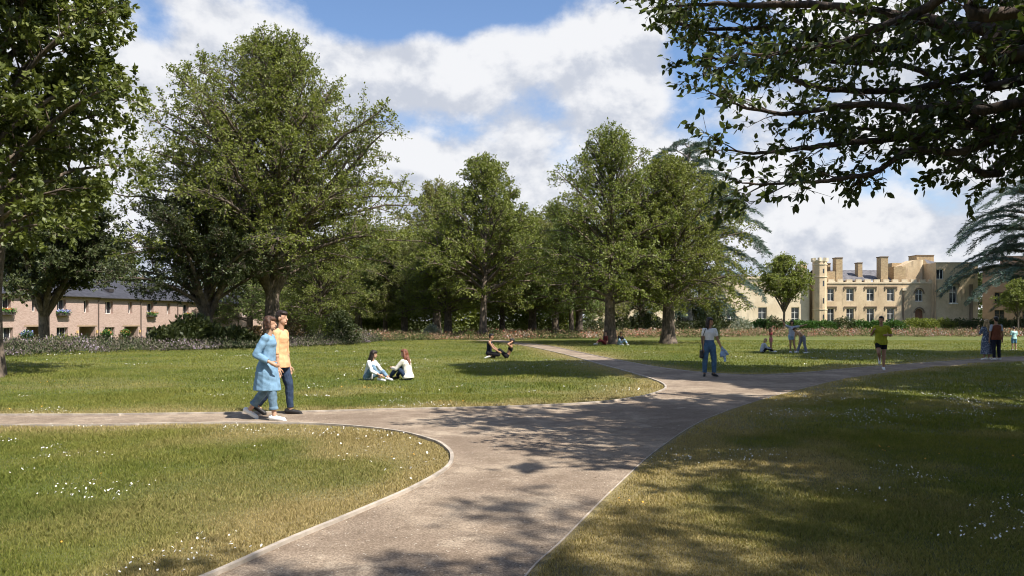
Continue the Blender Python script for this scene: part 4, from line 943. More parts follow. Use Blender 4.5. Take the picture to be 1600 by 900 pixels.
dd = M('door', WOOD, MB().box(mx(1430.2), mx(1442.1), D+.35, D+.45, 0, mz(483))); M('door_frame', STONE_D, MB().box(mx(1436), mx(1436)+.04, D+.30, D+.349, 0, mz(484)), dd)
for yt, ysp, xa, xb in ((450, 459, 1428.5, 1443.5), (480.5, 489, 1428.3, 1444)):
    a, b = mx(xa), mx(xb); c = (a+b)/2; zs = mz(ysp); zt = mz(yt)
    M('hood_mould', STONE_D, MB().tube([(c+(b-a)/2*math.cos(k*math.pi/10), D-.05, zs+(zt-zs)*math.sin(k*math.pi/10)) for k in range(11)], .12, 6))
pb = MB().box(mx(1292), mx(1459.8), D-.14, D+.5, mz(443), mz(440.5)); merlons(pb, mx(1294), mx(1459), mz(440.5), mz(436.6), D-.10, D+.4, 1.05, .62); pb.box(mx(1292), mx(1318), D+.45, D+.7, mz(440.5), mz(438.6))
M('parapet', STONE_P, pb);
# octagonal tower
tw = MB(); tcx, tcy = mx(1281), D+.1; R8 = 10.6*K
tw.cyl(tcx, tcy, -.3, mz(409), R8, R8, 8, math.pi/8); M('tower', STONE, tw)
for yy in (414, 433.5, 484): M('string_course', STONE_P, MB().cyl(tcx, tcy, mz(yy), mz(yy-1.1), R8*1.09, R8*1.09, 8, math.pi/8))
ts = MB()
for k in range(8):
    a = math.pi/8+k*math.pi/4; 
    for f_ in (.0,):
        x_, y_ = tcx+R8*.94*math.cos(a), tcy+R8*.94*math.sin(a); ts.cyl(x_, y_, mz(409), mz(403.2), .33, .33, 4, a)
ts.cyl(tcx, tcy, mz(409), mz(406.4), R8*1.02, R8*1.02, 8, math.pi/8)
M('battlement', STONE_P, ts)
for yy, h_ in ((420.5, 7), (439, 8.5), (466, 8.5), (491.5, 8)):
    M('slit_window', GLASS, MB().box(mx(1282.0), mx(1284.4), D+.1-R8*.93, D+.1-R8*.915, mz(yy+h_), mz(yy)))
# roofs and chimneys
M('roof', SLATE, MB().poly([(mx(1292), D+1, mz(438)), (mx(1402), D+1, mz(438)), (mx(1402), D+7, mz(418)), (mx(1292), D+7, mz(418))]).poly([(mx(1292), D+14, mz(438)), (mx(1292), D+7, mz(418)), (mx(1402), D+7, mz(418)), (mx(1402), D+14, mz(438))]))
M('brick_stack', BRICK_Y, MB().box(mx(1291), mx(1309.5), D+.9, D+3, mz(440), mz(423.5)))
def chim(xa, xb, yt, yb, y0, dy=1.4):
    c = M('chimney', BRICK_Y, MB().box(mx(xa), mx(xb), y0, y0+dy, mz(yb), mz(yt+1.6))); M('chimney_cap', STONE_D, MB().box(mx(xa)-.07, mx(xb)+.07, y0-.08, y0+dy+.08, mz(yt+1.6), mz(yt)), c)
chim(1309.5, 1319.5, 401.5, 440, D+.8, 1.6); chim(1304.5, 1309, 409, 425, D+3.2); chim(1352.5, 1359.3, 408, 433, D+3.0); chim(1379.5, 1390.8, 400, 440, D+.75, 1.7)
M('brick_stack', BRICK_Y, MB().box(mx(1400.5), mx(1419), D+.9, D+5, mz(440), mz(416))); M('brick_stack', BRICK_Y, MB().box(mx(1415.3), mx(1431), D+5.1, D+8, mz(430), mz(407.6)))
# sloping gable and stair drum
gb = MB().prism([(mx(1419), mz(440)), (mx(1447), mz(440)), (mx(1447), mz(404.5)), (mx(1440), mz(404.5)), (mx(1419), mz(414))], D+2.2, D+6); M('gable_wall', STONE, gb)
M('stair_drum', STONE_P, MB().cyl(mx(1450), D+3.2, mz(440), mz(404), 6*K, 6*K, 20), smooth=False)
# right wing
rw = MB(); wall_grid(rw, mx(1455), mx(1519.5), -.3, mz(411.5), D-1.6, D-1.0, [H_(1455.6, 1466.6, 421.6, 437), H_(1475.5, 1487.5, 447, 474)])
rw.box(mx(1455), mx(1455)+.5, D-.99, D+12, -.3, mz(411.5)).box(mx(1519.5)-.5, mx(1519.5), D-.99, D+12, -.3, mz(411.5)).box(mx(1455)+.5, mx(1519.5)-.5, D-.99, D+12, mz(413), mz(412))
M('wall', STONE, rw); M('coping', STONE_P, MB().box(mx(1454.6), mx(1519.9), D-1.7, D-.9, mz(411.5), mz(410.7)))
mwin(1455.6, 1466.6, 421.6, 437, D-1.6, mull=1, trans=0, fw=.1, rec=.2); mwin(1475.5, 1487.5, 447, 474, D-1.6, mull=1, trans=1, fw=.1, hood=.4, hoodm=STONE_D, rec=.25)
M('sill', WHITE, MB().box(mx(1474.5), mx(1488.5), D-1.75, D-1.6, mz(475.5), mz(474)))
M('buttress', STONE_D, MB().box(mx(1506.5), mx(1510.5), D-1.95, D-1.6, -.2, mz(445)))
M('brick_stack', BRICK_Y, MB().box(mx(1450.5), mx(1478), D+4, D+7, mz(413), mz(396.5))); M('chimney_cap', STONE_D, MB().box(mx(1450), mx(1478.5), D+3.9, D+7.1, mz(396.5), mz(395.4)))
M('small_roof', SLATE, MB().poly([(mx(1453), D+1, mz(411)), (mx(1476), D+1, mz(411)), (mx(1460), D+3.4, mz(402.5))]).poly([(mx(1476), D+1, mz(411)), (mx(1476), D+3.9, mz(411)), (mx(1460), D+3.4, mz(402.5))]))
dp = M('drainpipe', STONE_D, MB().tube([(mx(1411.2), D-.1, mz(452)), (mx(1411.2), D-.1, 0)], .12, 6)); M('rain_head', STONE_P, MB().box(mx(1409), mx(1415), D-.35, D+.0, mz(454), mz(450)), dp)
M('entrance_step', STONE_P, MB().box(mx(1427), mx(1446), D-1.5, D-.0, -.1, .15))
# low yellow wall, brown building at the far right
MB().box(0, 1.6, 0, .4, 0, 1.5).build('garden_wall', STONE_P).location = ((1522.5-800)/F*146, 146, 0); o = bpy.data.objects['garden_wall']; tag(o, 'short piece of sunlit yellow garden wall right of the manor', 'wall')
bb = empty('brown_building', ((1535-800)/F*150, 150, 0), -R(31.6), 'brown stone building in shade behind the cedar at the right edge', 'building'); kb = 150/F
wb = MB(); wall_grid(wb, 0, 14, -.3, 1.65+81*kb, 0, .5, [(2.0, 3.6, 1.2, 3.6), (6.5, 8.1, 1.2, 3.6), (2.0, 3.6, 5.0, 7.0), (6.5, 8.1, 5.0, 7.0)]); wb.box(0, .5, .51, 12, -.3, 1.65+81*kb).box(.5, 14, 11.5, 12, -.3, 1.65+81*kb).box(.5, 14, .51, 11.4, 1.65+78*kb, 1.65+79*kb)
wb.build('wall', STONE_D, bb); MB().box(-.15, 14.1, -.15, .6, 1.65+81*kb+.003, 1.65+84*kb).build('cornice', STONE_D, bb)
for a in ((2.0, 3.6, 1.2, 3.6), (6.5, 8.1, 1.2, 3.6), (2.0, 3.6, 5.0, 7.0), (6.5, 8.1, 5.0, 7.0)): window(bb, *a, 0, STONE_D, rec=.25)
MB().box(3, 8, 3, 7, 1.65+81*kb, 1.65+100*kb).build('roof_block', STONE_D, bb)
# --- pale flats between the two thick trunks
fb = empty('flats_building', ((928-800)/F*132, 132, 0), 0, 'pale block of flats with balconies seen between the two thick trunks', 'building'); kf = 132/F
fx = lambda x: (x-928)*kf
hol = [(fx(935.5), fx(941.5), 1.65-26*kf+2.0, 1.65+2*kf), (fx(935.5), fx(941.5), 1.65+6*kf, 1.65+19*kf)]
for xa, xb in ((983.5, 990.5), (1023, 1029.5)):
    for s_ in (-1.0, 2.2, 5.4): hol.append((fx(xa), fx(xb), 1.65+s_-.0, 1.65+s_+1.6))
for s_ in (-1.35, 1.85, 5.05): hol.append((fx(996), fx(1016), 1.65+s_, 1.65+s_+2.3))
wf = MB(); wall_grid(wf, 0, fx(1062), -.3, 8.6, 0, .5, hol); wf.box(0, .5, .51, 12, -.3, 8.6).box(.5, fx(1062), 2.6, 2.9, -.3, 8.6).build('wall', STONE_P, fb)
MB().box(-.3, fx(1062)+.3, -.3, 12.3, 8.61, 8.9).build('roof', SLATE, fb)
for h_ in hol[:-3]: window(fb, *h_, 0, IRON, rec=.2, mull=1, trans=0)
for s_ in (-1.35, 1.85, 5.05):
    h_ = (fx(996), fx(1016), 1.65+s_, 1.65+s_+2.3); bl = MB().box(h_[0]-.2, h_[1]+.2, -1.3, -.01, h_[2]-.25, h_[2]).build('balcony', STONE_P, fb)
    rl = MB().box(h_[0]-.2, h_[1]+.2, -1.28, -1.22, h_[2]+1.0, h_[2]+1.08)
    for k in range(18): x_ = h_[0]-.18+k*(h_[1]-h_[0]+.36)/17; rl.box(x_-.015, x_+.015, -1.265, -1.235, h_[2], h_[2]+1.0)
    rl.build('railing', IRON, bl); window(fb, h_[0]+.1, h_[1]-.1, h_[2], h_[3], 1.2, IRON, rec=.1, mull=3, trans=0)
# ------------------------------------------------------------------ people
V3 = lambda *a: np.array(a, float)
def nrm(v): v = np.asarray(v, float); return v/np.linalg.norm(v)
class Sh:
    """closed shapes, later fused into one continuous skin by a voxel remesh"""
    def __init__(s): s.v = []; s.f = []
    def lathe(s, P, ring, u, q, cap=True):
        b = len(s.v); n = 12; m = len(P)
        for p, (ru, rq) in zip(P, ring):
            for k in range(n):
                a = 2*math.pi*k/n; s.v.append(tuple(p+u*math.cos(a)*ru+q*math.sin(a)*rq))
        for i in range(m-1):
            for k in range(n):
                j = (k+1) % n; s.f.append((b+i*n+k, b+i*n+j, b+(i+1)*n+j, b+(i+1)*n+k))
        s.f.append(tuple(b+k for k in reversed(range(n)))); s.f.append(tuple(b+(m-1)*n+k for k in range(n)))
    def cap(s, a, b, ra, rb, flat=False, fl=1.0, side=None):
        a = np.asarray(a, float); b = np.asarray(b, float); t = nrm(b-a)
        ref = side if side is not None else (V3(0, 0, 1) if abs(t[2]) < .9 else V3(1, 0, 0))
        u = nrm(np.cross(t, ref)); q = np.cross(t, u); P = []; r = []
        if flat: P = [a, b]; r = [(ra, ra*fl), (rb, rb*fl)]
        else:
            for k in range(1, 6): th = math.pi/2*(1-k/5.0); P.append(a-t*ra*math.sin(th)); c = math.cos(th)*ra; r.append((max(c, .0005), max(c*fl, .0005)))
            for k in range(0, 5): th = math.pi/2*k/5.0*1.0; P.append(b+t*rb*math.sin(th)); c = math.cos(th)*rb; r.append((max(c, .0005), max(c*fl, .0005)))
            P.append(b+t*rb); r.append((.0005, .0005))
        s.lathe(P, r, u, q)
    def ell(s, c, rx, ry, rz, M=None):
        P = []; r = []; M = np.eye(3) if M is None else M; c = np.asarray(c, float)
        for k in range(11): th = math.pi*k/10; P.append(c+M[:, 2]*(-math.cos(th))*rz); sn = max(math.sin(th), .004); r.append((rx*sn, ry*sn))
        s.lathe(P, r, M[:, 0], M[:, 1])
    def loft(s, C, r, fwd, lat):
        s.lathe([np.asarray(c, float) for c in C], r, lat, fwd)
def skin(name, sh, mat, parent, vox, wr=0.0, sm=2, seed=0, mats=None, picker=None):
    me = bpy.data.meshes.new('tmp'); me.from_pydata(sh.v, [], sh.f)
    bm = bmesh.new(); bm.from_mesh(me); bmesh.ops.recalc_face_normals(bm, faces=bm.faces[:]); bm.to_mesh(me); bm.free()
    o = bpy.data.objects.new('tmp', me); COL.objects.link(o)
    r = o.modifiers.new('r', 'REMESH'); r.mode = 'VOXEL'; r.voxel_size = vox
    if sm: q = o.modifiers.new('s', 'SMOOTH'); q.iterations = sm; q.factor = .5
    dg = bpy.context.evaluated_depsgraph_get(); ev = o.evaluated_get(dg); m2 = bpy.data.meshes.new_from_object(ev)
    bpy.data.objects.remove(o); bpy.data.meshes.remove(me)
    n = len(m2.vertices); co = np.empty(n*3, np.float32); m2.vertices.foreach_get('co', co); co = co.reshape(-1, 3)
    if wr:
        no = np.empty(n*3, np.float32); m2.vertices.foreach_get('normal', no); no = no.reshape(-1, 3)
        d = sum(np.sin(co@(np.array(k)*f_)+seed+i) * a for i, (k, f_, a) in enumerate([((.5, 1, 1.6), 26, .45), ((1.2, -.7, 2.1), 34, .3), ((-1, .8, -.9), 47, .25), ((.2, -.9, 1.4), 19, .4)]))
        co = co+no*(d*wr)[:, None]; m2.vertices.foreach_set('co', co.ravel().astype(np.float32))
    m2.polygons.foreach_set('use_smooth', np.ones(len(m2.polygons), bool)); m2.materials.clear()
    for m_ in ([mat]+(mats or [])): m2.materials.append(m_)
    if picker:
        c = np.empty(len(m2.polygons)*3, np.float32); m2.polygons.foreach_get('center', c); m2.polygons.foreach_set('material_index', picker(c.reshape(-1, 3)).astype(np.int32))
    m2.update(); m2.name = name
    return link(bpy.data.objects.new(name, m2), parent)
def cloth(name, col, var=.12, sc=14.0, rough=.85): return mat_simple(name, col, rough, var, sc, .25, spec=.15, bscale=60)
SKIN = mat_simple('skin', (.52, .31, .21), .55, .08, 5, 0, spec=.35); SKIN_T = mat_simple('skin_tan', (.38, .205, .125), .55, .08, 5, 0, spec=.35); SKIN_D = mat_simple('skin_dark', (.10, .055, .035), .5, .08, 5, 0, spec=.35)
EYEM = mat_simple('eye_dark', (.03, .02, .015), .3, 0, 5); LIPM = mat_simple('lip', (.40, .14, .11), .5, 0, 5)
def hairm(n, c): return mat_simple(n, c, .45, .45, 30, .5, spec=.4, bscale=90)
H_DK = hairm('hair_dark', (.022, .013, .010)); H_BR = hairm('hair_brown', (.07, .032, .018)); H_AU = hairm('hair_auburn', (.16, .055, .028)); H_BL = hairm('hair_blond', (.40, .27, .13)); H_BK = hairm('hair_black', (.012, .010, .010))

def person(label, loc, yaw, H, P, skinm, hair, hairmat, top=None, bottom=None, shoes=None, socks=None, vox=.012, female=True, seat=None, extra=None, group=None, bare=False):
    x, y = loc[:2]; e = empty('person', (x, y, GZ(x, y)), R(yaw), label, 'person', group)
    up = nrm(P.get('torso', (0, 0, 1))); lat0 = V3(0, 1, 0); fw = nrm(np.cross(lat0, up)); lat = lat0
    ty = R(P.get('twist', 0)); shl = nrm(lat*math.cos(ty)-fw*math.sin(ty)); shf = np.cross(shl, up)
    J = {}; J['pel'] = V3(0, 0, 0); TL = .29*H; up2 = nrm(np.array(P.get('chest', up), float)); 
    J['waist'] = up*.10*H; J['neck'] = J['waist']+up2*.195*H; fw2 = nrm(np.cross(shl, up2))
    hu = nrm(P.get('head', up2)); J['hc'] = J['neck']+hu*.125*H+fw2*.012*H
    hy = R(P.get('hyaw', 0)); hf0 = nrm(np.cross(shl, hu)); hf = hf0*math.cos(hy)+np.cross(hu, hf0)*math.sin(hy); hl = np.cross(hu, hf)
    B = Sh(); wS = .095 if female else .107
    def bone(s):
        sg = 1 if s == 'L' else -1; sh_ = J['neck']-up2*.022*H+shl*sg*wS*H
        ua, fa = P.get('arm'+s, ((0, .12*sg, -1), (.12, .03*sg, -1))); ua = nrm(ua); fa = nrm(fa)
        el = sh_+ua*.172*H; wr_ = el+fa*.150*H; hip = J['pel']+lat*sg*.050*H; th, sn, ft = P['leg'+s] if 'leg'+s in P else ((.0, .04*sg, -1), (-.02, 0, -1), (1, .15*sg, -.15))
        kn = hip+nrm(th)*.238*H; an = kn+nrm(sn)*.238*H; return sh_, el, wr_, hip, kn, an, nrm(ft), fa
    bl = {s: bone(s) for s in 'LR'}
    # body
    hipw = .096 if female else .088
    B.loft([J['pel']-up*.045*H, J['pel'], J['pel']+up*.045*H, J['waist'], J['waist']+up2*.07*H, J['waist']+up2*.125*H, J['neck']-up2*.028*H, J['neck']+up2*.004*H],
           [(hipw*.75*H, .05*H), (hipw*H, .064*H), (.082*H, .057*H), (.070*H, .050*H), (.078*H, .055*H), (.090*H, .062*H), (.092*H, .050*H), (.04*H, .036*H)], fw, shl)
    B.cap(J['neck']-up2*.03*H, J['hc']-hu*.03*H, .033*H, .029*H)
    hw = .046*H; B.ell(J['hc']+hu*.012*H-hf*.006*H, .055*H, .0445*H, .058*H, np.stack([hf, hl, hu], 1))
    B.ell(J['hc']-hu*.030*H+hf*.014*H, .038*H, .034*H, .040*H, np.stack([hf, hl, hu], 1))
    B.cap(J['hc']+hf*.046*H+hu*.004*H, J['hc']+hf*.058*H-hu*.014*H, .006*H, .0085*H); B.cap(J['hc']+hf*.038*H-hu*.052*H, J['hc']+hf*.042*H-hu*.054*H, .012*H, .012*H)
    for sg in (1, -1):
        B.ell(J['hc']+hl*sg*.045*H-hu*.006*H-hf*.002*H, .012*H, .006*H, .019*H, np.stack([hf, hl, hu], 1)); B.cap(J['hc']+hf*.047*H+hl*sg*.012*H-hu*.034*H, J['hc']+hf*.047*H-hu*.034*H, .006*H, .008*H)
    for s in 'LR':
        sg = 1 if s == 'L' else -1; sh_, el, wr_, hip, kn, an, ft, fa = bl[s]
        B.cap(sh_, el, .031*H, .0225*H); B.cap(el, wr_, .0235*H, .0150*H); B.cap(J['neck']-up2*.02*H+shl*sg*.03*H, sh_, .03*H, .031*H); B.ell(el*.7+wr_*.3, .026*H, .026*H, .03*H)
        B.cap(hip, kn, .051*H if female else .050*H, .033*H); B.cap(kn, an, .033*H, .021*H); B.cap(kn*.72+an*.28, kn*.5+an*.5, .034*H, .026*H)
        B.cap(an-ft*.02*H-V3(0, 0, .014*H), an+ft*.03*H-V3(0, 0, .016*H), .018*H, .016*H) if shoes else B.cap(an-ft*.03*H-V3(0, 0, .018*H), an+ft*.075*H-V3(0, 0, .022*H), .021*H, .022*H, fl=.7, side=V3(0, 0, 1))
        if not shoes: B.cap(an+ft*.06*H-V3(0, 0, .022*H), an+ft*.105*H-V3(0, 0, .026*H), .022*H, .016*H)
        # hand: palm, four fingers with a knuckle bend, thumb from the side of the palm
        pn = nrm(np.cross(fa, V3(0, 0, 1)) if abs(fa[2]) < .9 else shl*sg); k_ = nrm(np.cross(pn, fa)); thd = k_ if np.dot(k_, fw2) > 0 else -k_; inw = -pn*np.sign(np.dot(pn, shl*sg)+1e-6)
        w1 = wr_+fa*.052*H; B.cap(wr_, w1, .014*H, .0165*H); B.ell(wr_*.45+w1*.55, .021*H, .010*H, .032*H, np.stack([thd, pn, fa], 1))
        for q in range(4):
            fb_ = w1+thd*(q-1.5)*-.0095*H; ln = (.040, .046, .043, .034)[q]*H; m1 = fb_+nrm(fa+inw*.25)*ln*.55; m2_ = m1+nrm(fa+inw*(1.0+.1*q))*ln*.55
            B.cap(fb_-fa*.012*H, m1, .0052*H, .0050*H); B.cap(m1, m2_, .0050*H, .0042*H)
        tb = wr_+fa*.018*H+thd*.012*H; t1 = tb+nrm(fa*.75+thd*.7+inw*.2)*.028*H; B.cap(tb, t1, .0068*H, .0058*H); B.cap(t1, t1+nrm(fa+thd*.15+inw*.3)*.022*H, .0056*H, .0048*H)
    ep = [J['hc']+hf*.046*H+hl*sg*.019*H+hu*.004*H for sg in (1, -1)]; lp = J['hc']+hf*.052*H-hu*.034*H
    def pick(c):
        r_ = np.zeros(len(c)); 
        for q in ep: r_[(np.linalg.norm((c-q)*np.array([1, 1, 1.9]), axis=1) < .0072*H)] = 1
        for q in ep: 
            q2 = q+hu*.014*H; r_[(abs((c-q2)@hu) < .0016*H) & (np.linalg.norm(c-q2, axis=1) < .010*H)] = 1
        r_[(abs((c-lp)@hu) < .0045*H) & (np.linalg.norm(c-lp, axis=1) < .013*H)] = 2; return r_
    off = [p for s in 'LR' for p in (bl[s][5][2]-.045*H, bl[s][5][2]+bl[s][6][2]*.105*H-.04*H, bl[s][4][2]-.04*H)]+[(-.065*H if seat is None else -seat)]
    dz = -min(off) if seat is None else max(seat, -min(off[:-1]))
    def place(o): 
        n = len(o.data.vertices); c = np.empty(n*3, np.float32); o.data.vertices.foreach_get('co', c); c = c.reshape(-1, 3); c[:, 2] += dz; o.data.vertices.foreach_set('co', c.ravel()); o.data.update(); return o
    place(skin('body', B, skinm, e, vox, 0, 2, mats=[EYEM, LIPM], picker=pick))
    # top
    if top:
        hk = (.012*H if top.get('hem', .05) > .025 else 0); T_ = Sh(); k = top.get('loose', .012)*H/1.7; hem = top.get('hem', .05)*H; fl = top.get('flare', 1.0); hd = nrm(-up if hem < .12*H else V3(*top.get('hemdir', (0, 0, -1))))
        if top.get('tuck'): C = [J['waist']*.55, J['waist']+up2*.02*H]; r_ = [(.070*H, .050*H), (.074*H+k, .053*H+k)]
        elif top.get('crop'): C = [J['waist']+up2*.075*H]; r_ = [(.080*H+k, .057*H+k)]
        else:
            C = [J['pel']+hd*hem, J['pel']+hd*hem*.5, J['pel'], J['waist']*.6, J['waist']+up2*.02*H]; fd = top.get('fd', fl*1.02); r_ = [((hipw*H+k+hk)*fl, (.066*H+k+hk)*fd), ((hipw*H+k+hk)*(1+fl)/2, (.068*H+k+hk)*(1+fd)/2), (hipw*H+k+hk, .066*H+k+hk), (.084*H+k*1.1, .060*H+k), (.077*H+k*1.3, .055*H+k*1.2)]
        C += [J['waist']+up2*.08*H, J['waist']+up2*.125*H, J['neck']-up2*.030*H, J['neck']+up2*(.002*H)]; r_ += [(.082*H+k, .059*H+k), (.093*H+k, .066*H+k), (.090*H+k, .052*H+k), (.046*H if not top.get('tank') else .05*H, .040*H)]
        T_.loft(C, r_, fw, shl); sl_ = top.get('sleeve', .5)
        if top.get('tank'): 
            for sg in (1, -1): T_.cap(J['neck']-up2*.05*H+shl*sg*.055*H+fw2*.03*H, J['neck']-up2*.05*H+shl*sg*.055*H-fw2*.03*H, .02*H, .02*H)
        for s in 'LR':
            sg = 1 if s == 'L' else -1; sh_, el, wr_ = bl[s][:3]
            k = top.get('loose', .012)*H/1.7*top.get('sl', .6)
            if sl_ > 0:
                T_.cap(J['neck']-up2*.022*H+shl*sg*.035*H, sh_, .032*H+k*.5, .033*H+k*.6); a = min(sl_*2, 1); T_.cap(sh_, sh_+(el-sh_)*.5, .033*H+k*.7, .032*H+k*.7)
                T_.cap(sh_, sh_+(el-sh_)*a, .033*H+k*.7, .026*H+k*.9, flat=True)
            if sl_ > .5:
                T_.cap(el, el+(wr_-el)*.1, .026*H+k*.9, .026*H+k*.8); b_ = (sl_-.5)*2; T_.cap(el, el+(wr_-el)*b_, .026*H+k*.9, .020*H+k*.8, flat=True)
        if top.get('collar'): 
            for sg in (1, -1): T_.cap(J['neck']+shl*sg*.036*H-fw2*.01*H+up2*.012*H, J['neck']+shl*sg*.012*H+fw2*.046*H-up2*.02*H, .014*H, .010*H)
            T_.cap(J['neck']+shl*.036*H-fw2*.012*H+up2*.014*H, J['neck']-shl*.036*H-fw2*.012*H+up2*.014*H, .015*H, .015*H)
        to = place(skin(top.get('name', 'shirt'), T_, top['mat'], e, max(vox, .009), top.get('wr', .003), 1, seed=int(H*1000)+int(x*10)))
        if 'sleevemat' in top:
            T2 = Sh()
            for s in 'LR': sh_, el = bl[s][:2]; T2.cap(sh_, sh_+(el-sh_)*.72, .034*H, .031*H, flat=True); T2.cap(sh_, sh_+(el-sh_)*.2, .034*H, .033*H)
            place(skin('sleeves', T2, top['sleevemat'], e, vox, .003, 1))
    if bottom:
        T_ = Sh(); k = bottom.get('loose', .010)*H/1.7; ln = bottom.get('len', 1.0)
        T_.loft([J['pel']-up*.055*H, J['pel'], J['pel']+up*.05*H, J['pel']+up*bottom.get('rise', .075)*H], [(hipw*.8*H+k, .055*H+k), (hipw*H+k*.8, .066*H+k*.8), (.085*H+k*.6, .060*H+k*.6), (.078*H+k*.5, .055*H+k*.5)], fw, lat)
        for s in 'LR':
            hip, kn, an = bl[s][3:6]; a = min(1, ln*2); fr_ = bottom.get('flare', 0)*H
            T_.cap(hip, hip+(kn-hip)*.3*a, .053*H+k, .050*H+k); T_.cap(hip, hip+(kn-hip)*a, .053*H+k, (.034+.016*(1-a))*H+k*1.2, flat=True)
            if ln > .5: b_ = (ln-.5)*2; T_.cap(kn, kn+(an-kn)*.05, .035*H+k, .035*H+k); T_.cap(kn, kn+(an-kn)*b_, .035*H+k, .025*H+k+fr_, flat=True); T_.cap(kn*.72+an*.28, kn*.5+an*.5, .035*H+k*.8, .028*H+k*.8)
            if bottom.get('cuff'): c0 = kn+(an-kn)*(b_-.09); T_.cap(c0, kn+(an-kn)*b_, .029*H+k+.006, .028*H+k+.006, flat=True)
        place(skin(bottom.get('name', 'trousers'), T_, bottom['mat'], e, max(vox, .009), .003, 1, seed=3))
    if shoes:
        for s in 'LR':
            an, ft = bl[s][5], bl[s][6]; T_ = Sh(); dn = V3(0, 0, -1)-ft*np.dot(V3(0, 0, -1), ft); dn = nrm(dn)
            T_.cap(an-ft*.030*H+dn*.020*H, an+ft*.03*H+dn*.024*H, .027*H, .026*H); T_.cap(an+ft*.02*H+dn*.024*H, an+ft*.095*H+dn*.030*H, .026*H, .021*H); T_.cap(an-ft*.034*H+dn*.037*H, an+ft*.105*H+dn*.040*H, .020*H, .021*H, fl=.5, side=dn)
            place(skin('shoe', T_, shoes, e, max(vox*.8, .008), 0, 1))
    if socks:
        T_ = Sh()
        for s in 'LR': kn, an = bl[s][4:6]; T_.cap(kn+(an-kn)*.62, an+(an-kn)*.05, .027*H, .024*H, flat=True)
        place(skin('socks', T_, socks, e, vox, 0, 1))
    # hair
    Hh = Sh(); Mh = np.stack([hf, hl, hu], 1); hc = J['hc']; h_ = hair
    Hh.ell(hc+hu*.022*H-hf*.014*H, .056*H, .050*H, .054*H, Mh)
    if h_ == 'short': Hh.ell(hc+hu*.048*H+hf*.008*H, .052*H, .042*H, .026*H, Mh); Hh.ell(hc-hf*.030*H+hu*.0*H, .034*H, .044*H, .046*H, Mh)
    if h_ in ('bob', 'long', 'tied'): Hh.ell(hc+hu*.040*H+hf*.012*H, .046*H, .044*H, .030*H, Mh); Hh.ell(hc-hf*.028*H-hu*.008*H, .038*H, .048*H, .05*H, Mh)
    if h_ == 'bob':
        for sg in (1, -1): Hh.cap(hc+hl*sg*.040*H+hu*.02*H-hf*.004*H, hc+hl*sg*.046*H-hu*.042*H+hf*.002*H, .018*H, .019*H)
        Hh.cap(hc-hf*.035*H, hc-hf*.034*H-hu*.050*H, .038*H, .032*H); Hh.cap(hc+hl*.035*H-hf*.02*H-hu*.045*H, hc-hl*.035*H-hf*.02*H-hu*.045*H, .022*H, .022*H)
    if h_ == 'long':
        for sg in (1, -1): Hh.cap(hc+hl*sg*.042*H+hu*.02*H-hf*.006*H, hc+hl*sg*.055*H-hu*.085*H-hf*.012*H, .020*H, .026*H); Hh.cap(hc+hl*sg*.055*H-hu*.08*H-hf*.012*H, hc+hl*sg*.058*H-hu*.13*H-hf*.006*H, .026*H, .014*H)
        bk = J['neck']-fw2*.062*H-up2*.06*H; Hh.cap(hc-hf*.036*H, hc-hf*.040*H-hu*.07*H, .042*H, .040*H); Hh.cap(hc-hf*.042*H-hu*.06*H, bk, .040*H, .032*H); Hh.cap(bk, bk-up2*.05*H, .032*H, .018*H)
    if h_ == 'tied': Hh.ell(hc-hf*.066*H+hu*.02*H, .024*H, .024*H, .024*H, Mh)
    place(skin('hair', Hh, hairmat, e, max(vox*.8, .008), .0035, 1, seed=5))
    if extra: extra(e, J, bl, dz, H)
    e['_dz'] = 0; del e['_dz']
    return e, J, bl, dz
def gp(px, py): return PX(px, py)
DEN = cloth('denim_blue', (.19, .32, .46), .12); DENJ = cloth('denim_jeans', (.15, .235, .32), .25, 9); DEND = cloth('denim_dark', (.035, .055, .10), .3, 9); DENM = cloth('denim_mid', (.07, .135, .22), .25, 9)
PEACH = cloth('peach_cotton', (.72, .43, .23), .08); CREAM = cloth('cream_cotton', (.75, .70, .62), .06); WHT = cloth('white_cotton', (.76, .75, .74), .05); NAVY = cloth('navy_cotton', (.016, .018, .032), .2)
BLK = cloth('black_cotton', (.014, .013, .016), .2); OLV = cloth('lime_jersey', (.36, .35, .03), .1); LGREY = cloth('light_grey_cotton', (.42, .44, .52), .1); PINK = cloth('pink_cotton', (.48, .10, .10), .15); PINK2 = cloth('coral_shorts', (.52, .19, .19), .15)
GREYJ = cloth('grey_trousers', (.20, .21, .26), .15); RUST = cloth('rust_wool', (.17, .055, .030), .12); TEAL = cloth('mint_cotton', (.42, .66, .62), .1); BLUS = cloth('blue_shorts', (.12, .25, .36), .15); PALED = cloth('pale_denim', (.30, .42, .55), .15); MAROON = cloth('maroon_cotton', (.13, .03, .03), .15)
m, t, b = newmat('floral_cotton'); tc = t.new('ShaderNodeTexCoord'); n_ = t.noise(tc.outputs['Object'], 28, 3, .7); c = t.mix(t.ss(n_, .52, .58), (.045, .065, .12, 1), (.45, .48, .55, 1)); t.l.new(c, b.inputs['Base Color']); b.inputs['Roughness'].default_value = .85; FLORAL = m
SHW = mat_simple('white_shoe', (.78, .77, .75), .5, .05); SHB = mat_simple('black_shoe', (.02, .018, .018), .5, .1)

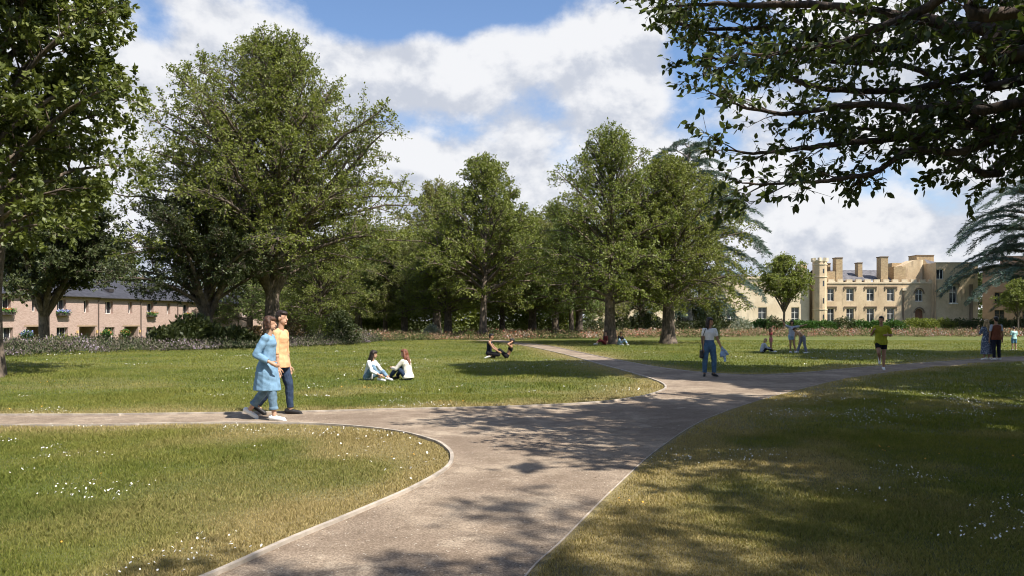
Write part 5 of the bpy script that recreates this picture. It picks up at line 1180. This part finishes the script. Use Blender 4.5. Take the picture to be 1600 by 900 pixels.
x, y = gp(417.5, 656)
person('woman in a long pale blue denim coat and rolled jeans, white trainers, walking right', (x, y), 0, 1.71,
       dict(torso=(.03, 0, 1), head=(.06, 0, 1), legR=((.26, -.02, -.95), (.10, 0, -1), (1, -.1, -.06)), legL=((-.17, .02, -.98), (-.62, 0, -.78), (.86, 0, -.5)),
            armR=((-.42, -.22, -.88), (.86, -.02, -.46)), armL=((-.1, .12, -1), (.4, .0, -.9)), hyaw=2),
       SKIN, 'bob', H_BR, dict(mat=DEN, sleeve=.93, hem=.225, loose=.030, flare=1.05, fd=1.42, collar=True, name='coat', wr=.004), dict(mat=DENJ, len=.88, loose=.020, cuff=True, name='jeans'), SHW, vox=.0065)
x, y = gp(437, 648)
person('man in a peach shirt and dark jeans walking beside the woman in the denim coat', (x, y), -6, 1.80,
       dict(torso=(.02, 0, 1), head=(.04, 0, 1), legL=((.30, .02, -.95), (.05, 0, -1), (1, .1, -.06)), legR=((-.22, -.02, -.97), (-.60, 0, -.8), (.86, 0, -.5)),
            armR=((.05, -.10, -1), (.16, .02, -1)), armL=((.04, .08, -1), (.22, .02, -.95)), hyaw=-10),
       SKIN, 'short', H_DK, dict(mat=PEACH, sleeve=.52, hem=.055, loose=.022, collar=True, wr=.0035), dict(mat=DEND, len=.97, loose=.012, name='jeans'), SHB, vox=.0065, female=False)
x, y = gp(575, 594)
person('dark haired woman in a white shirt and light jeans sitting on the grass, facing right', (x, y), -22, 1.57,
       dict(torso=(.22, 0, 1), chest=(.34, 0, 1), head=(.2, 0, 1), hyaw=18, legR=((.62, -.10, .78), (.60, .0, -.80), (1, 0, -.1)), legL=((.85, .45, .40), (.80, -.50, -.39), (1, -.2, -.1)),
            armR=((.45, -.15, -.85), (.80, .1, -.35)), armL=((.55, .25, -.8), (.75, .1, -.65))), SKIN, 'long', H_DK, dict(mat=WHT, sleeve=.85, hem=.02, loose=.024), dict(mat=DENJ, len=.92, loose=.014, name='jeans'), SHW, vox=.010, seat=.075)
x, y = gp(638, 594)
person('auburn haired woman in a cream top sitting on the grass with her back turned', (x, y), 152, 1.57,
       dict(torso=(.10, 0, 1), chest=(.28, 0, 1), head=(.15, 0, 1), hyaw=26, legR=((.66, -.12, .74), (.62, .0, -.78), (1, 0, -.1)), legL=((.70, .18, .70), (.66, .0, -.75), (1, 0, -.1)),
            armR=((.62, -.2, -.7), (.85, .3, .05)), armL=((.62, .3, -.75), (.8, -.4, .05))), SKIN, 'long', H_AU, dict(mat=CREAM, sleeve=.95, hem=.03, loose=.024), dict(mat=DEND, len=.97, loose=.014, name='jeans'), SHB, vox=.010, seat=.075)
x, y = gp(764, 560)
person('person in a dark vest top kneeling on the grass, holding another person\'s feet', (x, y), -5, 1.74,
       dict(torso=(.05, 0, 1), chest=(.1, 0, 1), head=(.2, 0, 1), legR=((.98, -.12, -.15), (-1, 0, -.08), (-1, 0, -.3)), legL=((.98, .12, -.15), (-1, 0, -.08), (-1, 0, -.3)),
            armR=((.55, -.1, -.83), (.85, .1, -.5)), armL=((.6, .1, -.8), (.85, -.1, -.5))), SKIN_T, 'short', H_BK, dict(mat=NAVY, sleeve=0, hem=.03, tank=True, loose=.014), dict(mat=BLK, len=.55, loose=.014, name='shorts'), SHW, vox=.012, female=False, seat=.17)
x, y = gp(789, 560)
person('person in a dark sports top doing sit-ups on the grass, hands behind the head', (x+.05, y), 178, 1.66,
       dict(torso=(-.50, 0, .60), chest=(-.40, 0, .9), head=(-.1, 0, 1), legR=((.70, -.08, .68), (.70, .0, -.70), (1, 0, .1)), legL=((.70, .08, .68), (.70, .0, -.70), (1, 0, .1)),
            armR=((.45, -.75, .45), (-.55, .75, .30)), armL=((.45, .75, .45), (-.55, -.75, .30))), SKIN_T, 'tied', H_BK, dict(mat=BLK, sleeve=0, crop=True, tank=True, loose=.01), dict(mat=BLK, len=.97, loose=.006, name='leggings'), SHB, vox=.012, seat=.10)
x, y = gp(945.2, 538.6)
person('person in maroon resting against the left side of the thick trunk', (x, y), 200, 1.65,
       dict(torso=(-.15, 0, 1), legR=((.75, -.1, .66), (.75, 0, -.66), (1, 0, 0)), legL=((.85, .1, .5), (.86, 0, -.5), (1, 0, 0))), SKIN, 'short', H_BR, dict(mat=MAROON, sleeve=.5, hem=.03, loose=.02), dict(mat=MAROON, len=.8, loose=.02), SHW, vox=.018, seat=.10)
x, y = gp(968.5, 539)
person('person in black top and pale jeans sitting just right of the thick trunk', (x, y), -65, 1.62,
       dict(torso=(.05, 0, 1), chest=(.2, 0, 1), head=(.3, 0, 1), legR=((.68, -.3, .70), (.65, .1, -.74), (1, 0, 0)), legL=((.70, .3, .66), (.68, .1, -.70), (1, 0, 0)), armR=((.5, -.2, -.8), (.8, .2, .1)), armL=((.5, .2, -.8), (.8, -.2, .1))),
       SKIN_T, 'bob', H_BR, dict(mat=BLK, sleeve=.5, hem=.02, loose=.018), dict(mat=PALED, len=.95, loose=.014, name='jeans'), SHW, vox=.018, seat=.10)
x, y = gp(1108, 588)
lw_, J9, b9, dz9 = person('woman in a white tee and blue jeans standing on the path, looking to the right', (x, y), -88, 1.70,
       dict(torso=(0, .02, 1), head=(.02, .03, 1), hyaw=48, legR=((.05, -.10, -1), (-.04, -.03, -1), (1, -.35, -.12)), legL=((.10, .12, -1), (-.06, .02, -1), (1, .35, -.12)),
            armR=((.02, -.12, -1), (.12, .0, -1)), armL=((.0, .30, -1), (.10, .38, -.95))), SKIN_T, 'long', H_DK, dict(mat=WHT, sleeve=.32, hem=0, loose=.012, tuck=True), dict(mat=DENM, len=.97, loose=.020, rise=.10, name='jeans'), SHB, vox=.009)
x9, y9 = x, y
def wl9(p): # local point of that woman -> world
    a = R(-88); q = p+V3(0, 0, dz9); return (x9+q[0]*math.cos(a)-q[1]*math.sin(a), y9+q[0]*math.sin(a)+q[1]*math.cos(a), q[2])
g1_ = PX(1191, 551.5)
person('blond child in pale top and black leggings sitting near the three standing girls', g1_, 4, 1.38,
       dict(torso=(.02, 0, 1), chest=(.35, 0, 1), head=(.4, 0, 1), legR=((.80, -.1, .55), (.82, 0, -.57), (1, 0, .2)), legL=((.9, .15, .35), (.93, 0, -.36), (1, 0, .3)), armR=((.5, -.1, -.8), (.9, .1, -.2)), armL=((.5, .1, -.8), (.9, .0, -.2))),
       SKIN_T, 'bob', H_BL, dict(mat=LGREY, sleeve=.9, hem=.02, loose=.02), dict(mat=BLK, len=.97, loose=.008, name='leggings'), SHW, vox=.013, seat=.09)
person('girl in a red top and pink shorts standing with hands raised to her head', PX(1204.5, 549.5), -40, 1.24,
       dict(head=(.0, 0, 1), hyaw=10, legR=((.05, -.03, -1), (-.04, 0, -1), (1, 0, -.1)), legL=((.0, .03, -1), (-.05, 0, -1), (1, 0, -.1)), armR=((.6, -.4, .35), (.0, .35, .9)), armL=((.6, .4, .35), (.0, -.35, .9))),
       SKIN_T, 'long', H_BR, dict(mat=PINK, sleeve=0, crop=True, tank=True, loose=.012), dict(mat=PINK2, len=.26, loose=.012, name='shorts'), SHW, socks=BLK, vox=.012)
person('girl in a light grey tee and pale denim shorts with arms outstretched', PX(1237, 551), -86, 1.62,
       dict(torso=(0, .02, 1), head=(.02, -.05, 1), hyaw=-20, legR=((.02, .04, -1), (-.05, .0, -1), (1, 0, -.1)), legL=((.12, .02, -1), (.1, .24, -1), (1, .3, -.1)), armR=((.2, -.85, .35), (.1, -.45, .8)), armL=((0, 1, .12), (0, 1, .28))),
       SKIN_T, 'bob', H_DK, dict(mat=LGREY, sleeve=.42, hem=.02, loose=.024), dict(mat=PALED, len=.26, loose=.02, name='shorts'), SHW, vox=.012)
person('girl in grey trousers bending forward with hands on her knee, rightmost of the standing girls', PX(1254.5, 552), 196, 1.50,
       dict(torso=(.55, 0, .75), chest=(.86, 0, .55), head=(.75, 0, .75), legR=((.28, -.12, -1), (.30, -.10, -1), (1, 0, -.1)), legL=((-.02, .12, -1), (-.20, .12, -1), (1, 0, -.1)), armR=((.15, -.1, -1), (.05, .05, -1)), armL=((.05, .1, -1), (.1, -.05, -1))),
       SKIN, 'tied', H_BR, dict(mat=SKIN, sleeve=0, crop=True, tank=True, loose=.012), dict(mat=GREYJ, len=.99, loose=.014, flare=.012), SHW, vox=.012)
person('man in a lime tee and black shorts jogging along the path towards the viewer', PX(1376.5, 578), -108, 1.74,
       dict(torso=(.08, 0, 1), head=(.05, 0, 1), hyaw=-12, legL=((.05, .0, -1), (-.10, -.02, -1), (1, 0, -.2)), legR=((.50, -.02, -.86), (-.88, .18, -.42), (.25, 0, -1)), armL=((-.25, .45, -.85), (.80, -.62, .02)), armR=((-.45, -.30, -.85), (.75, .1, .45))),
       SKIN_T, 'short', H_BK, dict(mat=OLV, sleeve=.40, hem=.05, loose=.034), dict(mat=BLK, len=.30, loose=.018, name='shorts'), SHW, vox=.010, female=False)
person('blond woman in a long blue floral dress walking away on the path', PX(1541.5, 562.5), 92, 1.64,
       dict(armL=((.1, .35, -.85), (.55, -.05, .75)), armR=((.02, -.12, -1), (.1, 0, -1))), SKIN_T, 'long', H_BL, dict(mat=FLORAL, sleeve=.5, hem=.385, loose=.020, flare=1.22, name='dress'), None, SHW, vox=.012)
person('man in a rust brown waistcoat walking away beside the woman in the floral dress', PX(1556.5, 563), 88, 1.76,
       dict(legR=((.05, -.06, -1), (-.06, -.02, -1), (1, 0, -.1)), legL=((-.06, .06, -1), (-.12, .02, -1), (1, 0, -.15)), armR=((.0, -.22, -1), (.12, -.05, -1)), armL=((.05, .15, -1), (.12, .05, -1))), SKIN_T, 'short', H_BK,
       dict(mat=RUST, sleeve=0, hem=.05, loose=.030, sleevemat=LGREY, name='waistcoat'), dict(mat=NAVY, len=.98, loose=.012), SHW, vox=.012, female=False)
person('boy in a mint tee and blue shorts on the far lawn, right edge', PX(1584.5, 548), 96, 1.28,
       dict(head=(.1, 0, 1), hyaw=-20, legR=((.02, -.10, -1), (-.02, -.04, -1), (1, -.1, -.1)), legL=((.0, .10, -1), (-.02, .03, -1), (1, .1, -.1)), armR=((.1, -.25, -.95), (.9, .2, .1)), armL=((.1, .2, -.95), (.9, -.2, .1))),
       SKIN, 'short', H_DK, dict(mat=TEAL, sleeve=.42, hem=.04, loose=.018), dict(mat=BLUS, len=.44, loose=.02, name='shorts'), SHW, vox=.012, female=False)
# bag and jacket carried by the woman in the white tee
BAGM = mat_simple('black_leather', (.02, .018, .02), .45, .2); sR, eR, wR = b9['R'][:3]; sL, eL, wL = b9['L'][:3]
bc = wR+V3(.02, -.055, -.15); be = empty('shoulder_bag', wl9(bc), R(-88), 'black shoulder bag hanging at the hip of the woman in the white tee', 'bag')
S_ = Sh(); S_.cap(V3(-.09, 0, .06), V3(.09, 0, .06), .055, .055, fl=.6, side=V3(0, 1, 0)); S_.cap(V3(-.09, 0, -.08), V3(.09, 0, -.08), .06, .06, fl=.6, side=V3(0, 1, 0)); S_.lathe([V3(0, 0, -.1), V3(0, 0, .09)], [(.14, .05), (.13, .042)], V3(1, 0, 0), V3(0, 1, 0))
skin('bag_body', S_, BAGM, be, .010, .002, 1)
rel = lambda p: tuple(np.asarray(p)-bc); st_ = MB(); st_.tube([rel(bc+V3(.08, 0, .10)), rel(wR*.35+sR*.65+V3(.07, -.045, 0)), rel(sR+V3(.055, .025, .02)), rel(sR+V3(0, .035, .062)), rel(sR+V3(-.05, .025, .02)), rel(wR*.35+sR*.65+V3(-.07, -.045, 0)), rel(bc+V3(-.08, 0, .10))], .010, 6)
st_.build('strap', BAGM, be)
jc = wL+V3(.02, .05, -.13); S_ = Sh(); rg_ = np.random.default_rng(4)
S_.cap(V3(0, -.03, .13), V3(.02, .02, -.06), .035, .085, fl=.6); S_.cap(V3(.02, .04, .05), V3(.03, .11, -.05), .06, .05, fl=.7); S_.cap(V3(0, .02, -.02), V3(.02, .05, -.25), .065, .035, fl=.6); S_.cap(V3(.01, -.04, 0), V3(.03, -.06, -.12), .05, .04, fl=.7)
jk = skin('carried_jacket', S_, cloth('light_blue_cotton', (.32, .42, .56), .35, 8), None, .010, .010, 1); jk.location = wl9(jc); jk.rotation_euler = (0, 0, R(-88)); tag(jk, 'pale blue jacket bunched in the left hand of the woman in the white tee', 'jacket')
